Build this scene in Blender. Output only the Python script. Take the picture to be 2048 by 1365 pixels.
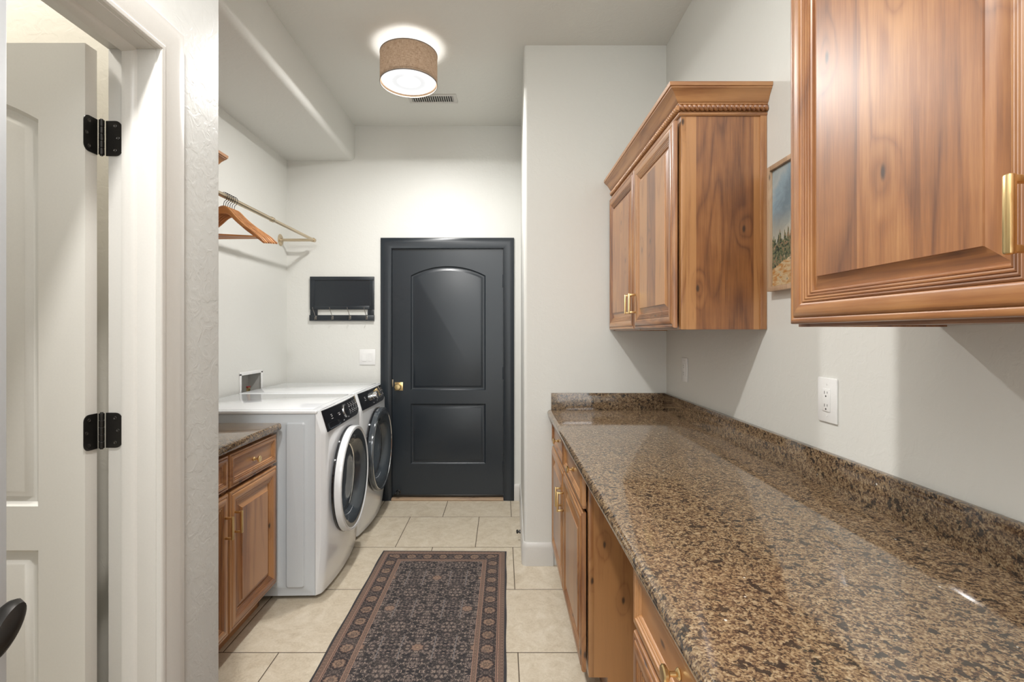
import bpy, bmesh, math, random
from mathutils import Vector, Matrix
random.seed(7)
PI = math.pi
for o in list(bpy.data.objects):
    bpy.data.objects.remove(o, do_unlink=True)
SC = bpy.context.scene
COL = SC.collection

# ------------------------------------------------------------------ camera
CAMZ = 1.367
cd = bpy.data.cameras.new('camera')
cd.sensor_width = 36.0
cd.lens = 36.0 * 975.0 / 2048.0
cd.shift_x = 19.0 / 2048.0
cd.shift_y = -15.5 / 2048.0
cd.clip_start = 0.02
cam = bpy.data.objects.new('camera', cd)
cam.location = (0, 0, CAMZ)
cam.rotation_euler = (PI / 2, 0, 0)
COL.objects.link(cam)
SC.camera = cam

# ------------------------------------------------------------------ world, colour management, large lights
w = bpy.data.worlds.new('world')
SC.world = w
w.use_nodes = True
w.node_tree.nodes['Background'].inputs[0].default_value = (0.9, 0.95, 1.0, 1)
w.node_tree.nodes['Background'].inputs[1].default_value = 0.3
SC.view_settings.view_transform = 'Standard'
SC.view_settings.look = 'None'
SC.view_settings.exposure = 0.52
SC.view_settings.gamma = 1.0
SC.view_settings.use_curve_mapping = False


def light(name, kind, loc, energy, color=(1, 1, 1), size=0.2, rot=(0, 0, 0), sizey=None, spread=None):
    l = bpy.data.lights.new(name, kind)
    l.energy = energy
    l.color = color
    if kind == 'AREA':
        l.shape = 'DISK' if sizey is None else 'RECTANGLE'
        l.size = size
        if sizey:
            l.size_y = sizey
        if spread:
            l.spread = spread
    else:
        l.shadow_soft_size = size
    o = bpy.data.objects.new(name, l)
    o.location = loc
    o.rotation_euler = rot
    COL.objects.link(o)
    return o


CEIL = 3.065
# recessed can near the camera, added soft overhead fill behind the camera, lamp of the side room
light('can_light', 'AREA', (-0.52, 0.62, CEIL - 0.012), 31, (1.0, 0.98, 0.95), 0.13)
light('hall_fill', 'AREA', (0.05, -1.25, CEIL - 0.04), 37, (0.97, 0.98, 1.0), 1.3, sizey=1.3)
light('side_room_light', 'AREA', (-1.7, 1.05, CEIL - 0.04), 16, (1.0, 0.96, 0.88), 0.22)
light('side_room_fill', 'AREA', (-2.1, -2.50, 1.55), 9, (1.0, 0.985, 0.95), 1.3, rot=(PI / 2, 0, 0), sizey=1.6)  # fill added to brighten the open white door; no window there
# broad frontal fill added behind the camera to even the light; no window there
light('hall_front_fill', 'AREA', (0.0, -2.52, 1.50), 21, (0.95, 0.98, 1.0), 1.75, rot=(PI / 2, 0, 0), sizey=2.7)

# ------------------------------------------------------------------ node helpers
def new_mat(name):
    m = bpy.data.materials.new(name)
    m.use_nodes = True
    nt = m.node_tree
    return m, nt, nt.nodes['Principled BSDF']


class NB:
    def __init__(s, nt):
        s.nt = nt

    def n(s, t, **k):
        nd = s.nt.nodes.new(t)
        for a, b in k.items():
            setattr(nd, a, b)
        return nd

    def set(s, sock, v):
        if isinstance(v, bpy.types.NodeSocket):
            s.nt.links.new(v, sock)
        elif v is not None:
            sock.default_value = v

    def m(s, op, a, b=None, c=None, clamp=False):
        nd = s.n('ShaderNodeMath', operation=op)
        nd.use_clamp = clamp
        s.set(nd.inputs[0], a)
        s.set(nd.inputs[1], b)
        s.set(nd.inputs[2], c)
        return nd.outputs[0]

    def obj(s):
        return s.n('ShaderNodeTexCoord').outputs['Object']

    def xyz(s, v):
        nd = s.n('ShaderNodeSeparateXYZ')
        s.set(nd.inputs[0], v)
        return nd.outputs

    def comb(s, x, y, z):
        nd = s.n('ShaderNodeCombineXYZ')
        for i, v in enumerate((x, y, z)):
            s.set(nd.inputs[i], v)
        return nd.outputs[0]

    def vm(s, op, a, b):
        nd = s.n('ShaderNodeVectorMath', operation=op)
        s.set(nd.inputs[0], a)
        s.set(nd.inputs[1], b)
        return nd.outputs[0]

    def noise(s, v, scale, detail=3, rough=0.5, dist=0.0):
        nd = s.n('ShaderNodeTexNoise')
        s.set(nd.inputs['Vector'], v)
        nd.inputs['Scale'].default_value = scale
        nd.inputs['Detail'].default_value = detail
        nd.inputs['Roughness'].default_value = rough
        nd.inputs['Distortion'].default_value = dist
        return nd.outputs['Fac']

    def voro(s, v, scale, feature='F1', rnd=1.0, dims='3D'):
        nd = s.n('ShaderNodeTexVoronoi', feature=feature, voronoi_dimensions=dims)
        s.set(nd.inputs['Vector'], v)
        nd.inputs['Scale'].default_value = scale
        nd.inputs['Randomness'].default_value = rnd
        return nd.outputs

    def ramp(s, f, stops, interp='LINEAR'):
        nd = s.n('ShaderNodeValToRGB')
        nd.color_ramp.interpolation = interp
        el = nd.color_ramp.elements
        while len(el) < len(stops):
            el.new(0.5)
        for e, (p, c) in zip(el, stops):
            e.position = p
            e.color = (c[0], c[1], c[2], 1) if not isinstance(c, (int, float)) else (c, c, c, 1)
        s.set(nd.inputs[0], f)
        return nd.outputs[0]

    def mix(s, f, a, b, mode='MIX'):
        nd = s.n('ShaderNodeMix', data_type='RGBA', blend_type=mode)
        s.set(nd.inputs[0], f)
        for i, v in ((6, a), (7, b)):
            if isinstance(v, tuple):
                v = (v[0], v[1], v[2], 1)
            s.set(nd.inputs[i], v)
        return nd.outputs[2]

    def bump(s, h, strength, dist=0.002):
        nd = s.n('ShaderNodeBump')
        s.set(nd.inputs['Height'], h)
        nd.inputs['Strength'].default_value = strength
        nd.inputs['Distance'].default_value = dist
        return nd.outputs[0]

    def sstep(s, v, a, b):
        nd = s.n('ShaderNodeMapRange', interpolation_type='SMOOTHSTEP')
        s.set(nd.inputs[0], v)
        nd.inputs[1].default_value = a
        nd.inputs[2].default_value = b
        return nd.outputs[0]


def plain(name, col, rough=0.5, metal=0.0, bump=0.0, bscale=200, coat=0.0, ior=1.5):
    m, nt, p = new_mat(name)
    b = NB(nt)
    o = b.obj()
    f = b.noise(o, bscale, 2)
    c = b.mix(f, tuple(x * 0.97 for x in col), tuple(min(1, x * 1.03) for x in col))
    nt.links.new(c, p.inputs['Base Color'])
    p.inputs['Roughness'].default_value = rough
    p.inputs['Metallic'].default_value = metal
    p.inputs['IOR'].default_value = ior
    p.inputs['Coat Weight'].default_value = coat
    if bump:
        nt.links.new(b.bump(f, bump, 0.001), p.inputs['Normal'])
    return m


def wall_paint(name, col, rough=0.45, strength=0.25, scale=28):
    m, nt, p = new_mat(name)
    b = NB(nt)
    o = b.obj()
    n1 = b.noise(o, scale, 4, 0.55, 0.8)
    n2 = b.noise(o, scale * 6, 2, 0.5)
    h = b.m('ADD', b.sstep(n1, 0.42, 0.62), b.m('MULTIPLY', n2, 0.25))
    p.inputs['Base Color'].default_value = (*col, 1)
    p.inputs['Roughness'].default_value = rough
    nt.links.new(b.bump(h, strength, 0.0012), p.inputs['Normal'])
    return m


def wood(name, axis='Z', light_c=(0.395, 0.185, 0.064), mid=(0.265, 0.101, 0.029), dark=(0.115, 0.037, 0.011), rough=0.38):
    m, nt, p = new_mat(name)
    b = NB(nt)
    o = b.obj()
    rnd = b.n('ShaderNodeObjectInfo').outputs['Random']
    ofs = b.comb(b.m('MULTIPLY', rnd, 13.0), b.m('MULTIPLY', rnd, 7.0), b.m('MULTIPLY', rnd, 29.0))
    v = b.vm('ADD', o, ofs)
    sc = {'Z': (1, 1, 0.10), 'Y': (1, 0.10, 1), 'X': (0.10, 1, 1)}[axis]
    sc2 = {'Z': (1, 1, 0.35), 'Y': (1, 0.35, 1), 'X': (0.35, 1, 1)}[axis]
    sk = {'Z': (1, 1, 0.45), 'Y': (1, 0.45, 1), 'X': (0.45, 1, 1)}[axis]
    vs = b.vm('MULTIPLY', v, sc)
    vk = b.vm('MULTIPLY', v, sk)
    # boards
    x, y, z = b.xyz(o)
    ac = {'Z': (x, y), 'Y': (x, z), 'X': (y, z)}[axis]
    bid = b.m('ADD', b.m('FLOOR', b.m('DIVIDE', b.m('ADD', ac[0], 0.049), 0.105)),
              b.m('MULTIPLY', b.m('FLOOR', b.m('DIVIDE', b.m('ADD', ac[1], 0.061), 0.118)), 7.0))
    wn = b.n('ShaderNodeTexWhiteNoise', noise_dimensions='1D')
    b.set(wn.inputs['W'], b.m('ADD', bid, b.m('MULTIPLY', rnd, 50)))
    board = wn.outputs['Value']
    vs = b.vm('ADD', vs, b.comb(b.m('MULTIPLY', board, 3.0), b.m('MULTIPLY', board, 5.0), b.m('MULTIPLY', board, 2.0)))
    # knots
    kx, ky, kz = b.xyz(vk)
    ku, kv = {'Z': (b.m('ADD', kx, ky), kz), 'Y': (b.m('ADD', kx, kz), ky), 'X': (b.m('ADD', ky, kz), kx)}[axis]
    vo = b.voro(b.comb(b.m('ADD', ku, b.m('MULTIPLY', b.noise(vk, 30, 2), 0.012)), kv, 0.0), 6.0, dims='2D')
    kd = vo['Distance']
    kc = b.xyz(vo['Color'])[0]
    gate = b.m('GREATER_THAN', kc, 0.48)
    knot = b.m('MULTIPLY', b.m('SUBTRACT', 1.0, b.sstep(kd, 0.014, 0.052)), gate)
    halo = b.m('MULTIPLY', b.m('SUBTRACT', 1.0, b.sstep(kd, 0.03, 0.26)), gate)
    # growth rings
    n1 = b.noise(vs, 2.6, 3, 0.5, 0.25)
    n1 = b.m('ADD', n1, b.m('MULTIPLY', halo, 0.055))
    ring = b.m('MULTIPLY', b.m('PINGPONG', b.m('MULTIPLY', n1, 26.0), 0.5), 2.0)
    ring = b.m('POWER', ring, 2.2)
    fib = b.noise(b.vm('MULTIPLY', vs, sc2), 170.0, 4, 0.7)
    mid_f = b.noise(vs, 26.0, 3, 0.6)
    blot = b.noise(v, 3.0, 4, 0.55)
    t = b.m('MULTIPLY', b.m('SUBTRACT', 1.0, ring), 0.10)
    t = b.m('ADD', t, b.m('MULTIPLY', fib, 0.26))
    t = b.m('ADD', t, b.m('MULTIPLY', mid_f, 0.18))
    t = b.m('ADD', t, b.m('ADD', 0.055, b.m('MULTIPLY', blot, 0.35)))
    t = b.m('ADD', t, b.m('MULTIPLY', b.m('SUBTRACT', board, 0.5), 0.27))
    c = b.ramp(t, [(0.30, dark), (0.44, mid), (0.56, light_c), (0.76, tuple(min(1, q * 1.15) for q in light_c))])
    strk = b.noise(b.vm('ADD', vs, (3.0, 1.0, 2.0)), 34.0, 2, 0.5)
    c = b.mix(b.m('MULTIPLY', b.sstep(strk, 0.64, 0.72), 0.35), c, tuple(q * 0.7 for q in dark))
    c = b.mix(b.m('MULTIPLY', halo, 0.35), c, tuple(q * 0.8 for q in mid))
    c = b.mix(b.m('MULTIPLY', knot, 0.92), c, (0.03, 0.012, 0.006))
    nt.links.new(c, p.inputs['Base Color'])
    p.inputs['Roughness'].default_value = rough
    p.inputs['Coat Weight'].default_value = 0.9
    p.inputs['Coat Roughness'].default_value = 0.40
    nt.links.new(b.bump(b.m('SUBTRACT', fib, knot), 0.12, 0.0006), p.inputs['Normal'])
    return m


def granite(name):
    m, nt, p = new_mat(name)
    b = NB(nt)
    o = b.obj()
    n1 = b.noise(o, 85, 5, 0.72, 0.4)
    cr = b.xyz(b.voro(b.vm('ADD', o, b.comb(b.m('MULTIPLY', n1, 0.004), 0.0, 0.0)), 330)['Color'])
    t = b.m('ADD', b.m('MULTIPLY', n1, 0.75), b.m('MULTIPLY', cr[0], 0.25))
    c = b.ramp(t, [(0.34, (0.030, 0.018, 0.013)), (0.43, (0.095, 0.055, 0.033)), (0.50, (0.178, 0.113, 0.060)), (0.57, (0.250, 0.170, 0.094)), (0.68, (0.35, 0.265, 0.165))])
    d1 = b.noise(b.vm('ADD', o, (2, 4, 1)), 70, 3, 0.6, 0.3)
    d2 = b.noise(b.vm('ADD', o, (5, 5, 5)), 21, 3, 0.6)
    d = b.m('ADD', d1, b.m('MULTIPLY', b.m('SUBTRACT', d2, 0.5), 0.45))
    dark = b.sstep(d, 0.575, 0.62)
    c = b.mix(b.m('MULTIPLY', dark, 0.88), c, (0.014, 0.012, 0.012))
    c = b.mix(0.06, c, (0.10, 0.09, 0.08))
    sp = b.voro(b.vm('ADD', o, (1.3, 2.1, 0.4)), 30)
    spk = b.m('MULTIPLY', b.m('LESS_THAN', sp['Distance'], 0.07), b.m('GREATER_THAN', b.xyz(sp['Color'])[1], 0.93))
    c = b.mix(spk, c, (0.6, 0.58, 0.54))
    nt.links.new(c, p.inputs['Base Color'])
    p.inputs['Roughness'].default_value = 0.07
    p.inputs['IOR'].default_value = 1.7
    return m


def tile_floor(name):
    m, nt, p = new_mat(name)
    b = NB(nt)
    o = b.obj()
    x, y, z = b.xyz(o)
    v = b.m('DIVIDE', b.m('SUBTRACT', y, 3.627), 0.5137)
    row = b.m('FLOOR', v)
    odd = b.m('ABSOLUTE', b.m('MODULO', row, 2.0))
    u = b.m('DIVIDE', b.m('SUBTRACT', x, b.m('ADD', 0.066, b.m('MULTIPLY', odd, 0.272))), 0.5115)
    fu = b.m('ABSOLUTE', b.m('SUBTRACT', b.m('FRACT', u), 0.5))
    fv = b.m('ABSOLUTE', b.m('SUBTRACT', b.m('FRACT', v), 0.5))
    e = b.m('MAXIMUM', fu, fv)
    grout = b.m('GREATER_THAN', e, 0.4955)
    edge = b.sstep(e, 0.486, 0.4955)
    wn = b.n('ShaderNodeTexWhiteNoise', noise_dimensions='2D')
    b.set(wn.inputs['Vector'], b.comb(b.m('FLOOR', u), row, 0.0))
    tid = wn.outputs['Value']
    tv = b.vm('ADD', o, b.comb(b.m('MULTIPLY', tid, 11.0), b.m('MULTIPLY', tid, 5.0), 0.0))
    n1 = b.noise(tv, 9, 6, 0.62, 1.6)
    n2 = b.noise(tv, 42, 4, 0.6, 2.2)
    t = b.m('ADD', b.m('MULTIPLY', n1, 0.6), b.m('MULTIPLY', n2, 0.4))
    c = b.ramp(t, [(0.30, (0.44, 0.365, 0.265)), (0.46, (0.56, 0.485, 0.37)), (0.6, (0.63, 0.56, 0.445)), (0.75, (0.69, 0.63, 0.53))])
    vein = b.m('ABSOLUTE', b.m('SUBTRACT', b.noise(b.vm('ADD', tv, (2, 7, 1)), 12, 4, 0.6, 2.5), 0.5))
    c = b.mix(b.m('MULTIPLY', b.m('SUBTRACT', 1.0, b.sstep(vein, 0.0, 0.012)), 0.30), c, (0.30, 0.235, 0.16))
    c = b.mix(b.m('MULTIPLY', b.m('SUBTRACT', tid, 0.5), 0.12), c, (0.6, 0.52, 0.40))
    c = b.mix(grout, c, (0.10, 0.075, 0.05))
    nt.links.new(c, p.inputs['Base Color'])
    nt.links.new(b.m('ADD', 0.42, b.m('MULTIPLY', grout, 0.4)), p.inputs['Roughness'])
    h = b.m('SUBTRACT', b.m('MULTIPLY', n2, 0.25), edge)
    nt.links.new(b.bump(h, 0.5, 0.002), p.inputs['Normal'])
    return m


def rug_mat(name, W, L):
    """W across x, L along y, object origin at the rug centre"""
    m, nt, p = new_mat(name)
    b = NB(nt)
    o = b.obj()
    x, y, z = b.xyz(o)
    ax = b.m('ABSOLUTE', x)
    dx = b.m('SUBTRACT', W / 2, ax)
    dy = b.m('SUBTRACT', L / 2, b.m('ABSOLUTE', y))
    d = b.m('MINIMUM', dx, dy)                      # distance from the edge
    # coordinate running along the border
    side = b.m('LESS_THAN', dx, dy)
    al = b.m('ADD', b.m('MULTIPLY', side, y), b.m('MULTIPLY', b.m('SUBTRACT', 1.0, side), ax))
    wob = b.noise(o, 90, 3, 0.6)
    # --- field: rows of folded motifs
    py = 0.150
    ty = b.m('PINGPONG', b.m('ADD', y, 10.0), py)
    tx = b.m('PINGPONG', ax, 0.118)
    fv = b.comb(tx, ty, 0.0)
    f1 = b.noise(fv, 62, 4, 0.62, 1.2)
    f2 = b.voro(fv, 78)
    f3 = b.noise(b.vm('ADD', fv, (4, 2, 0)), 34, 3, 0.6, 1.5)
    lines = b.m('ABSOLUTE', b.m('SUBTRACT', f1, 0.5))
    field = b.ramp(f3, [(0.36, (0.012, 0.012, 0.016)), (0.47, (0.040, 0.038, 0.045)), (0.56, (0.13, 0.100, 0.094)), (0.7, (0.05, 0.048, 0.06))])
    field = b.mix(b.m('MULTIPLY', b.m('SUBTRACT', 1.0, b.sstep(lines, 0.012, 0.035)), 0.85), field, (0.42, 0.345, 0.30))
    field = b.mix(b.m('MULTIPLY', b.m('LESS_THAN', f2['Distance'], 0.22), 0.75), field, (0.46, 0.36, 0.29))
    field = b.mix(b.m('MULTIPLY', b.sstep(f2['Distance'], 0.52, 0.66), 0.8), field, (0.02, 0.02, 0.024))
    # rosettes in the field
    cx, cy = 0.128, 0.150
    ry = b.m('SUBTRACT', b.m('PINGPONG', b.m('ADD', y, 10.0), cy), 0.0)
    par = b.m('MODULO', b.m('FLOOR', b.m('DIVIDE', b.m('ADD', b.m('ADD', y, 10.0), cy), 2 * cy)), 2.0)
    rx = b.m('SUBTRACT', b.m('PINGPONG', b.m('ADD', ax, b.m('MULTIPLY', par, 0.064)), cx), 0.0)
    rad = b.m('SQRT', b.m('ADD', b.m('POWER', b.m('MULTIPLY', rx, 1.0), 2.0), b.m('POWER', b.m('MULTIPLY', ry, 1.15), 2.0)))
    ang = b.m('ARCTAN2', ry, rx)
    pet = b.m('ADD', rad, b.m('MULTIPLY', b.m('COSINE', b.m('MULTIPLY', ang, 8.0)), 0.0028))
    pet = b.m('ADD', pet, b.m('MULTIPLY', b.m('SUBTRACT', wob, 0.5), 0.006))
    ros = b.ramp(b.m('MULTIPLY', pet, 20.0), [(0.0, (0.45, 0.33, 0.24)), (0.10, (0.40, 0.28, 0.20)), (0.18, (0.14, 0.09, 0.075)), (0.28, (0.34, 0.23, 0.17)), (0.46, (0.27, 0.18, 0.14)), (0.56, (0.03, 0.028, 0.03))])
    field = b.mix(b.m('LESS_THAN', pet, 0.030), field, ros)
    # pale stems
    st = b.m('MULTIPLY', b.m('LESS_THAN', b.m('ABSOLUTE', b.m('SUBTRACT', tx, 0.072)), 0.0022), b.m('LESS_THAN', ty, 0.085))
    field = b.mix(b.m('MULTIPLY', st, 0.7), field, (0.25, 0.24, 0.25))
    # --- main border
    bl = 0.098
    bc = 0.082                                            # centre of the main border from the edge
    ba = b.m('PINGPONG', b.m('ADD', al, 10.0), bl / 2)
    bx = b.m('SUBTRACT', d, bc)
    brad = b.m('SQRT', b.m('ADD', b.m('POWER', b.m('MULTIPLY', ba, 1.0), 2.0), b.m('POWER', bx, 2.0)))
    bang = b.m('ARCTAN2', bx, ba)
    bp = b.m('ADD', brad, b.m('MULTIPLY', b.m('COSINE', b.m('MULTIPLY', bang, 10.0)), 0.0022))
    bp = b.m('ADD', bp, b.m('MULTIPLY', b.m('SUBTRACT', wob, 0.5), 0.008))
    medal = b.ramp(b.m('MULTIPLY', bp, 20.0), [(0.0, (0.10, 0.06, 0.05)), (0.10, (0.40, 0.28, 0.20)), (0.22, (0.10, 0.07, 0.06)), (0.30, (0.36, 0.25, 0.18)), (0.48, (0.30, 0.20, 0.15)), (0.57, (0.06, 0.04, 0.04)), (0.66, (0.02, 0.018, 0.02))])
    medal = b.mix(b.m('MULTIPLY', b.sstep(wob, 0.48, 0.56), 0.55), medal, (0.07, 0.055, 0.055))
    bv = b.comb(b.m('ABSOLUTE', bx), ba, 0.0)
    bn = b.noise(bv, 95, 3, 0.6, 1.5)
    bord = b.ramp(bn, [(0.38, (0.022, 0.020, 0.024)), (0.5, (0.085, 0.07, 0.068)), (0.60, (0.23, 0.17, 0.145)), (0.7, (0.07, 0.06, 0.06))])
    bord = b.mix(b.m('LESS_THAN', bp, 0.0345), bord, medal)
    # narrow guard bands with little diamonds
    gp = b.m('PINGPONG', b.m('ADD', al, 10.0), 0.010)
    gn = b.noise(b.comb(gp, b.m('MULTIPLY', d, 2.0), 0.0), 210, 2)
    guard = b.ramp(gn, [(0.40, (0.12, 0.075, 0.06)), (0.52, (0.24, 0.165, 0.13)), (0.62, (0.34, 0.245, 0.195))])
    # assemble from the edge inwards
    ln = (0.40, 0.25, 0.19)
    c = b.mix(b.m('GREATER_THAN', d, 0.010), (0.045, 0.045, 0.052), guard)
    c = b.mix(b.m('GREATER_THAN', d, 0.034), c, ln)
    c = b.mix(b.m('GREATER_THAN', d, 0.038), c, (0.05, 0.04, 0.04))
    c = b.mix(b.m('GREATER_THAN', d, 0.041), c, ln)
    c = b.mix(b.m('GREATER_THAN', d, 0.044), c, bord)
    c = b.mix(b.m('GREATER_THAN', d, 0.119), c, ln)
    c = b.mix(b.m('GREATER_THAN', d, 0.122), c, guard)
    c = b.mix(b.m('GREATER_THAN', d, 0.139), c, ln)
    c = b.mix(b.m('GREATER_THAN', d, 0.142), c, field)
    fine = b.noise(o, 520, 2)
    c = b.mix(0.55, c, b.ramp(fine, [(0.3, 0.45), (0.7, 1.0)]), 'MULTIPLY')
    worn = b.noise(o, 8, 4, 0.6)
    c = b.mix(b.m('MULTIPLY', b.sstep(worn, 0.45, 0.75), 0.16), c, (0.26, 0.21, 0.185))
    c = b.mix(1.0, c, (0.90, 0.87, 0.84), 'MULTIPLY')
    nt.links.new(c, p.inputs['Base Color'])
    p.inputs['Roughness'].default_value = 0.95
    nt.links.new(b.bump(fine, 0.5, 0.002), p.inputs['Normal'])
    return m


def burlap(name):
    m, nt, p = new_mat(name)
    b = NB(nt)
    o = b.obj()
    x, y, z = b.xyz(o)
    a = b.m('ARCTAN2', y, x)
    u = b.m('MULTIPLY', a, 0.168)
    wv = b.comb(u, z, 0.0)
    h = b.noise(b.vm('MULTIPLY', wv, (40, 420, 1)), 1.0, 3, 0.7)
    v = b.noise(b.vm('MULTIPLY', wv, (420, 40, 1)), 1.0, 3, 0.7)
    t = b.m('ADD', b.m('MULTIPLY', h, 0.55), b.m('MULTIPLY', v, 0.45))
    c = b.ramp(t, [(0.34, (0.17, 0.11, 0.07)), (0.5, (0.36, 0.26, 0.18)), (0.66, (0.54, 0.42, 0.32))])
    out = nt.nodes['Material Output']
    df = b.n('ShaderNodeBsdfDiffuse')
    tl = b.n('ShaderNodeBsdfTranslucent')
    b.set(df.inputs[0], c)
    b.set(tl.inputs[0], c)
    mx = b.n('ShaderNodeMixShader')
    mx.inputs[0].default_value = 0.14
    nt.links.new(df.outputs[0], mx.inputs[1])
    nt.links.new(tl.outputs[0], mx.inputs[2])
    nt.links.new(mx.outputs[0], out.inputs[0])
    nt.nodes.remove(p)
    return m


def emit(name, col, strength, radial=None):
    m, nt, p = new_mat(name)
    b = NB(nt)
    p.inputs['Base Color'].default_value = (0.3, 0.3, 0.3, 1)
    b.set(p.inputs['Emission Color'], (*col, 1))
    if radial:
        x, y, z = b.xyz(b.obj())
        r = b.m('SQRT', b.m('ADD', b.m('MULTIPLY', x, x), b.m('MULTIPLY', y, y)))
        f = b.ramp(b.m('DIVIDE', r, radial), [(0.0, 1.0), (0.38, 1.0), (0.47, 0.62), (0.60, 0.66), (0.80, 0.95)])
        b.set(p.inputs['Emission Strength'], b.m('MULTIPLY', f, strength))
    else:
        p.inputs['Emission Strength'].default_value = strength
    return m


def painting(name):
    m, nt, p = new_mat(name)
    b = NB(nt)
    o = b.obj()      # y: -.17...17 , z: -.2...2 ; seen with +y on the left
    x, y, z = b.xyz(o)
    n = b.noise(b.vm('MULTIPLY', o, (1, 1, 1)), 16, 4, 0.6, 1.2)
    n2 = b.noise(o, 46, 3, 0.6, 2.0)
    # slanting sky strokes
    s = b.m('ADD', b.m('ADD', b.m('MULTIPLY', z, 2.0), b.m('MULTIPLY', y, 2.4)), b.m('MULTIPLY', n, 0.45))
    sky = b.ramp(b.m('FRACT', b.m('MULTIPLY', s, 1.7)), [(0.0, (0.16, 0.22, 0.26)), (0.3, (0.25, 0.34, 0.40)), (0.5, (0.38, 0.42, 0.42)), (0.75, (0.19, 0.26, 0.30)), (1.0, (0.16, 0.22, 0.26))])
    glow = b.sstep(b.m('ADD', z, b.m('MULTIPLY', n, 0.05)), 0.10, -0.02)
    sky = b.mix(b.m('MULTIPLY', glow, 0.7), sky, (0.46, 0.42, 0.32))
    bush = b.ramp(n2, [(0.36, (0.02, 0.03, 0.03)), (0.46, (0.075, 0.10, 0.055)), (0.54, (0.20, 0.21, 0.12)), (0.60, (0.24, 0.10, 0.06)), (0.68, (0.38, 0.37, 0.27))])
    tl = b.noise(b.comb(0.0, b.m('MULTIPLY', y, 55.0), 1.0), 1.0, 2, 0.8)
    line = b.m('ADD', -0.03, b.m('ADD', b.m('MULTIPLY', b.m('SUBTRACT', tl, 0.45), 0.16), b.m('MULTIPLY', y, -0.12)))
    c = b.mix(b.m('LESS_THAN', z, line), sky, bush)
    sand = b.ramp(b.noise(b.vm('MULTIPLY', o, (1, 10, 30)), 3.0, 3, 0.6, 0.6), [(0.35, (0.42, 0.19, 0.05)), (0.5, (0.50, 0.36, 0.2)), (0.6, (0.55, 0.44, 0.28)), (0.7, (0.16, 0.17, 0.16))])
    c = b.mix(b.m('LESS_THAN', z, b.m('ADD', -0.125, b.m('ADD', b.m('MULTIPLY', n, 0.05), b.m('MULTIPLY', y, -0.25)))), c, sand)
    nt.links.new(c, p.inputs['Base Color'])
    p.inputs['Roughness'].default_value = 0.5
    nt.links.new(b.bump(n2, 0.4, 0.002), p.inputs['Normal'])
    return m


WALL = (0.70, 0.70, 0.665)
M = {}
M['wall'] = wall_paint('wall_paint', WALL, 0.5, 0.22)
M['corr'] = wall_paint('corridor_wall_paint', (0.60, 0.605, 0.585), 0.45, 0.30)
M['side_room'] = wall_paint('side_room_paint', (0.70, 0.66, 0.58), 0.5, 0.2)
M['ceil'] = wall_paint('ceiling_paint', (0.72, 0.72, 0.68), 0.6, 0.3)
M['trim'] = plain('white_trim_paint', (0.62, 0.605, 0.575), 0.32)
M['doorwhite'] = plain('white_door_paint', (0.69, 0.675, 0.635), 0.32)
M['navy'] = plain('charcoal_door_paint', (0.016, 0.0215, 0.028), 0.30, bump=0.05, bscale=420)
M['wz'] = wood('alder_vertical', 'Z')
M['wy'] = wood('alder_lengthwise', 'Y')
M['wx'] = wood('alder_crosswise', 'X')
M['granite'] = granite('speckled_granite')
M['tile'] = tile_floor('beige_tile')
M['brass'] = plain('satin_brass', (0.80, 0.60, 0.30), 0.28, 1.0)
M['champ'] = plain('champagne_metal', (0.60, 0.50, 0.36), 0.34, 1.0)
M['black'] = plain('black_metal', (0.028, 0.026, 0.024), 0.38, 0.7)
M['iron'] = plain('dark_steel', (0.10, 0.095, 0.09), 0.35, 1.0)
M['chrome'] = plain('chrome', (0.75, 0.76, 0.78), 0.12, 1.0)
M['enamel'] = plain('white_enamel', (0.76, 0.78, 0.80), 0.16, coat=0.5)
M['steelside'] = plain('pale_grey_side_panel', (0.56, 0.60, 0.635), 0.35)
M['gloss_black'] = plain('gloss_black', (0.008, 0.008, 0.010), 0.06, coat=0.5)
M['bezel'] = plain('slate_bezel', (0.050, 0.060, 0.070), 0.13, coat=0.6)
M['rubber'] = plain('grey_rubber', (0.10, 0.097, 0.093), 0.55)
M['blackrubber'] = plain('black_rubber', (0.015, 0.015, 0.015), 0.22)
M['hookmetal'] = plain('hook_metal', (0.30, 0.28, 0.26), 0.3, 1.0)
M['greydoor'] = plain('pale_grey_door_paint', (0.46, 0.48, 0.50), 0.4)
M['drum'] = plain('drum_steel', (0.10, 0.09, 0.08), 0.4, 0.8)
M['plastic'] = plain('white_plastic', (0.80, 0.80, 0.79), 0.25)
M['boxgrey'] = plain('grey_box_plastic', (0.50, 0.50, 0.48), 0.5)
M['slot'] = plain('dark_slot', (0.02, 0.02, 0.02), 0.6)
M['mark'] = plain('printed_grey', (0.80, 0.81, 0.82), 0.5)
M['hanger'] = wood('hanger_wood', 'X', (0.56, 0.27, 0.10), (0.42, 0.18, 0.06), (0.28, 0.11, 0.035), 0.3)
M['frame_oak'] = wood('pale_oak', 'Z', (0.56, 0.40, 0.27), (0.48, 0.33, 0.21), (0.38, 0.25, 0.15), 0.5)
M['burlap'] = burlap('burlap_shade')
M['liner'] = plain('white_liner', (0.85, 0.85, 0.85), 0.7)
M['rim'] = plain('grey_rim', (0.22, 0.19, 0.17), 0.6)
M['lampglow'] = emit('lamp_diffuser_glow', (0.96, 0.98, 1.0), 0.80, 0.155)
M['blue'] = plain('blue_plastic', (0.02, 0.06, 0.25), 0.4)
M['red'] = plain('red_plastic', (0.3, 0.02, 0.02), 0.4)
M['paint'] = painting('landscape_painting')
M['oakstrip'] = wood('threshold_wood', 'X', (0.40, 0.28, 0.18), (0.30, 0.2, 0.13), (0.2, 0.12, 0.08), 0.5)
m, nt, p = new_mat('door_glass')
p.inputs['Base Color'].default_value = (0.55, 0.55, 0.56, 1)
p.inputs['Transmission Weight'].default_value = 1.0
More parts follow.
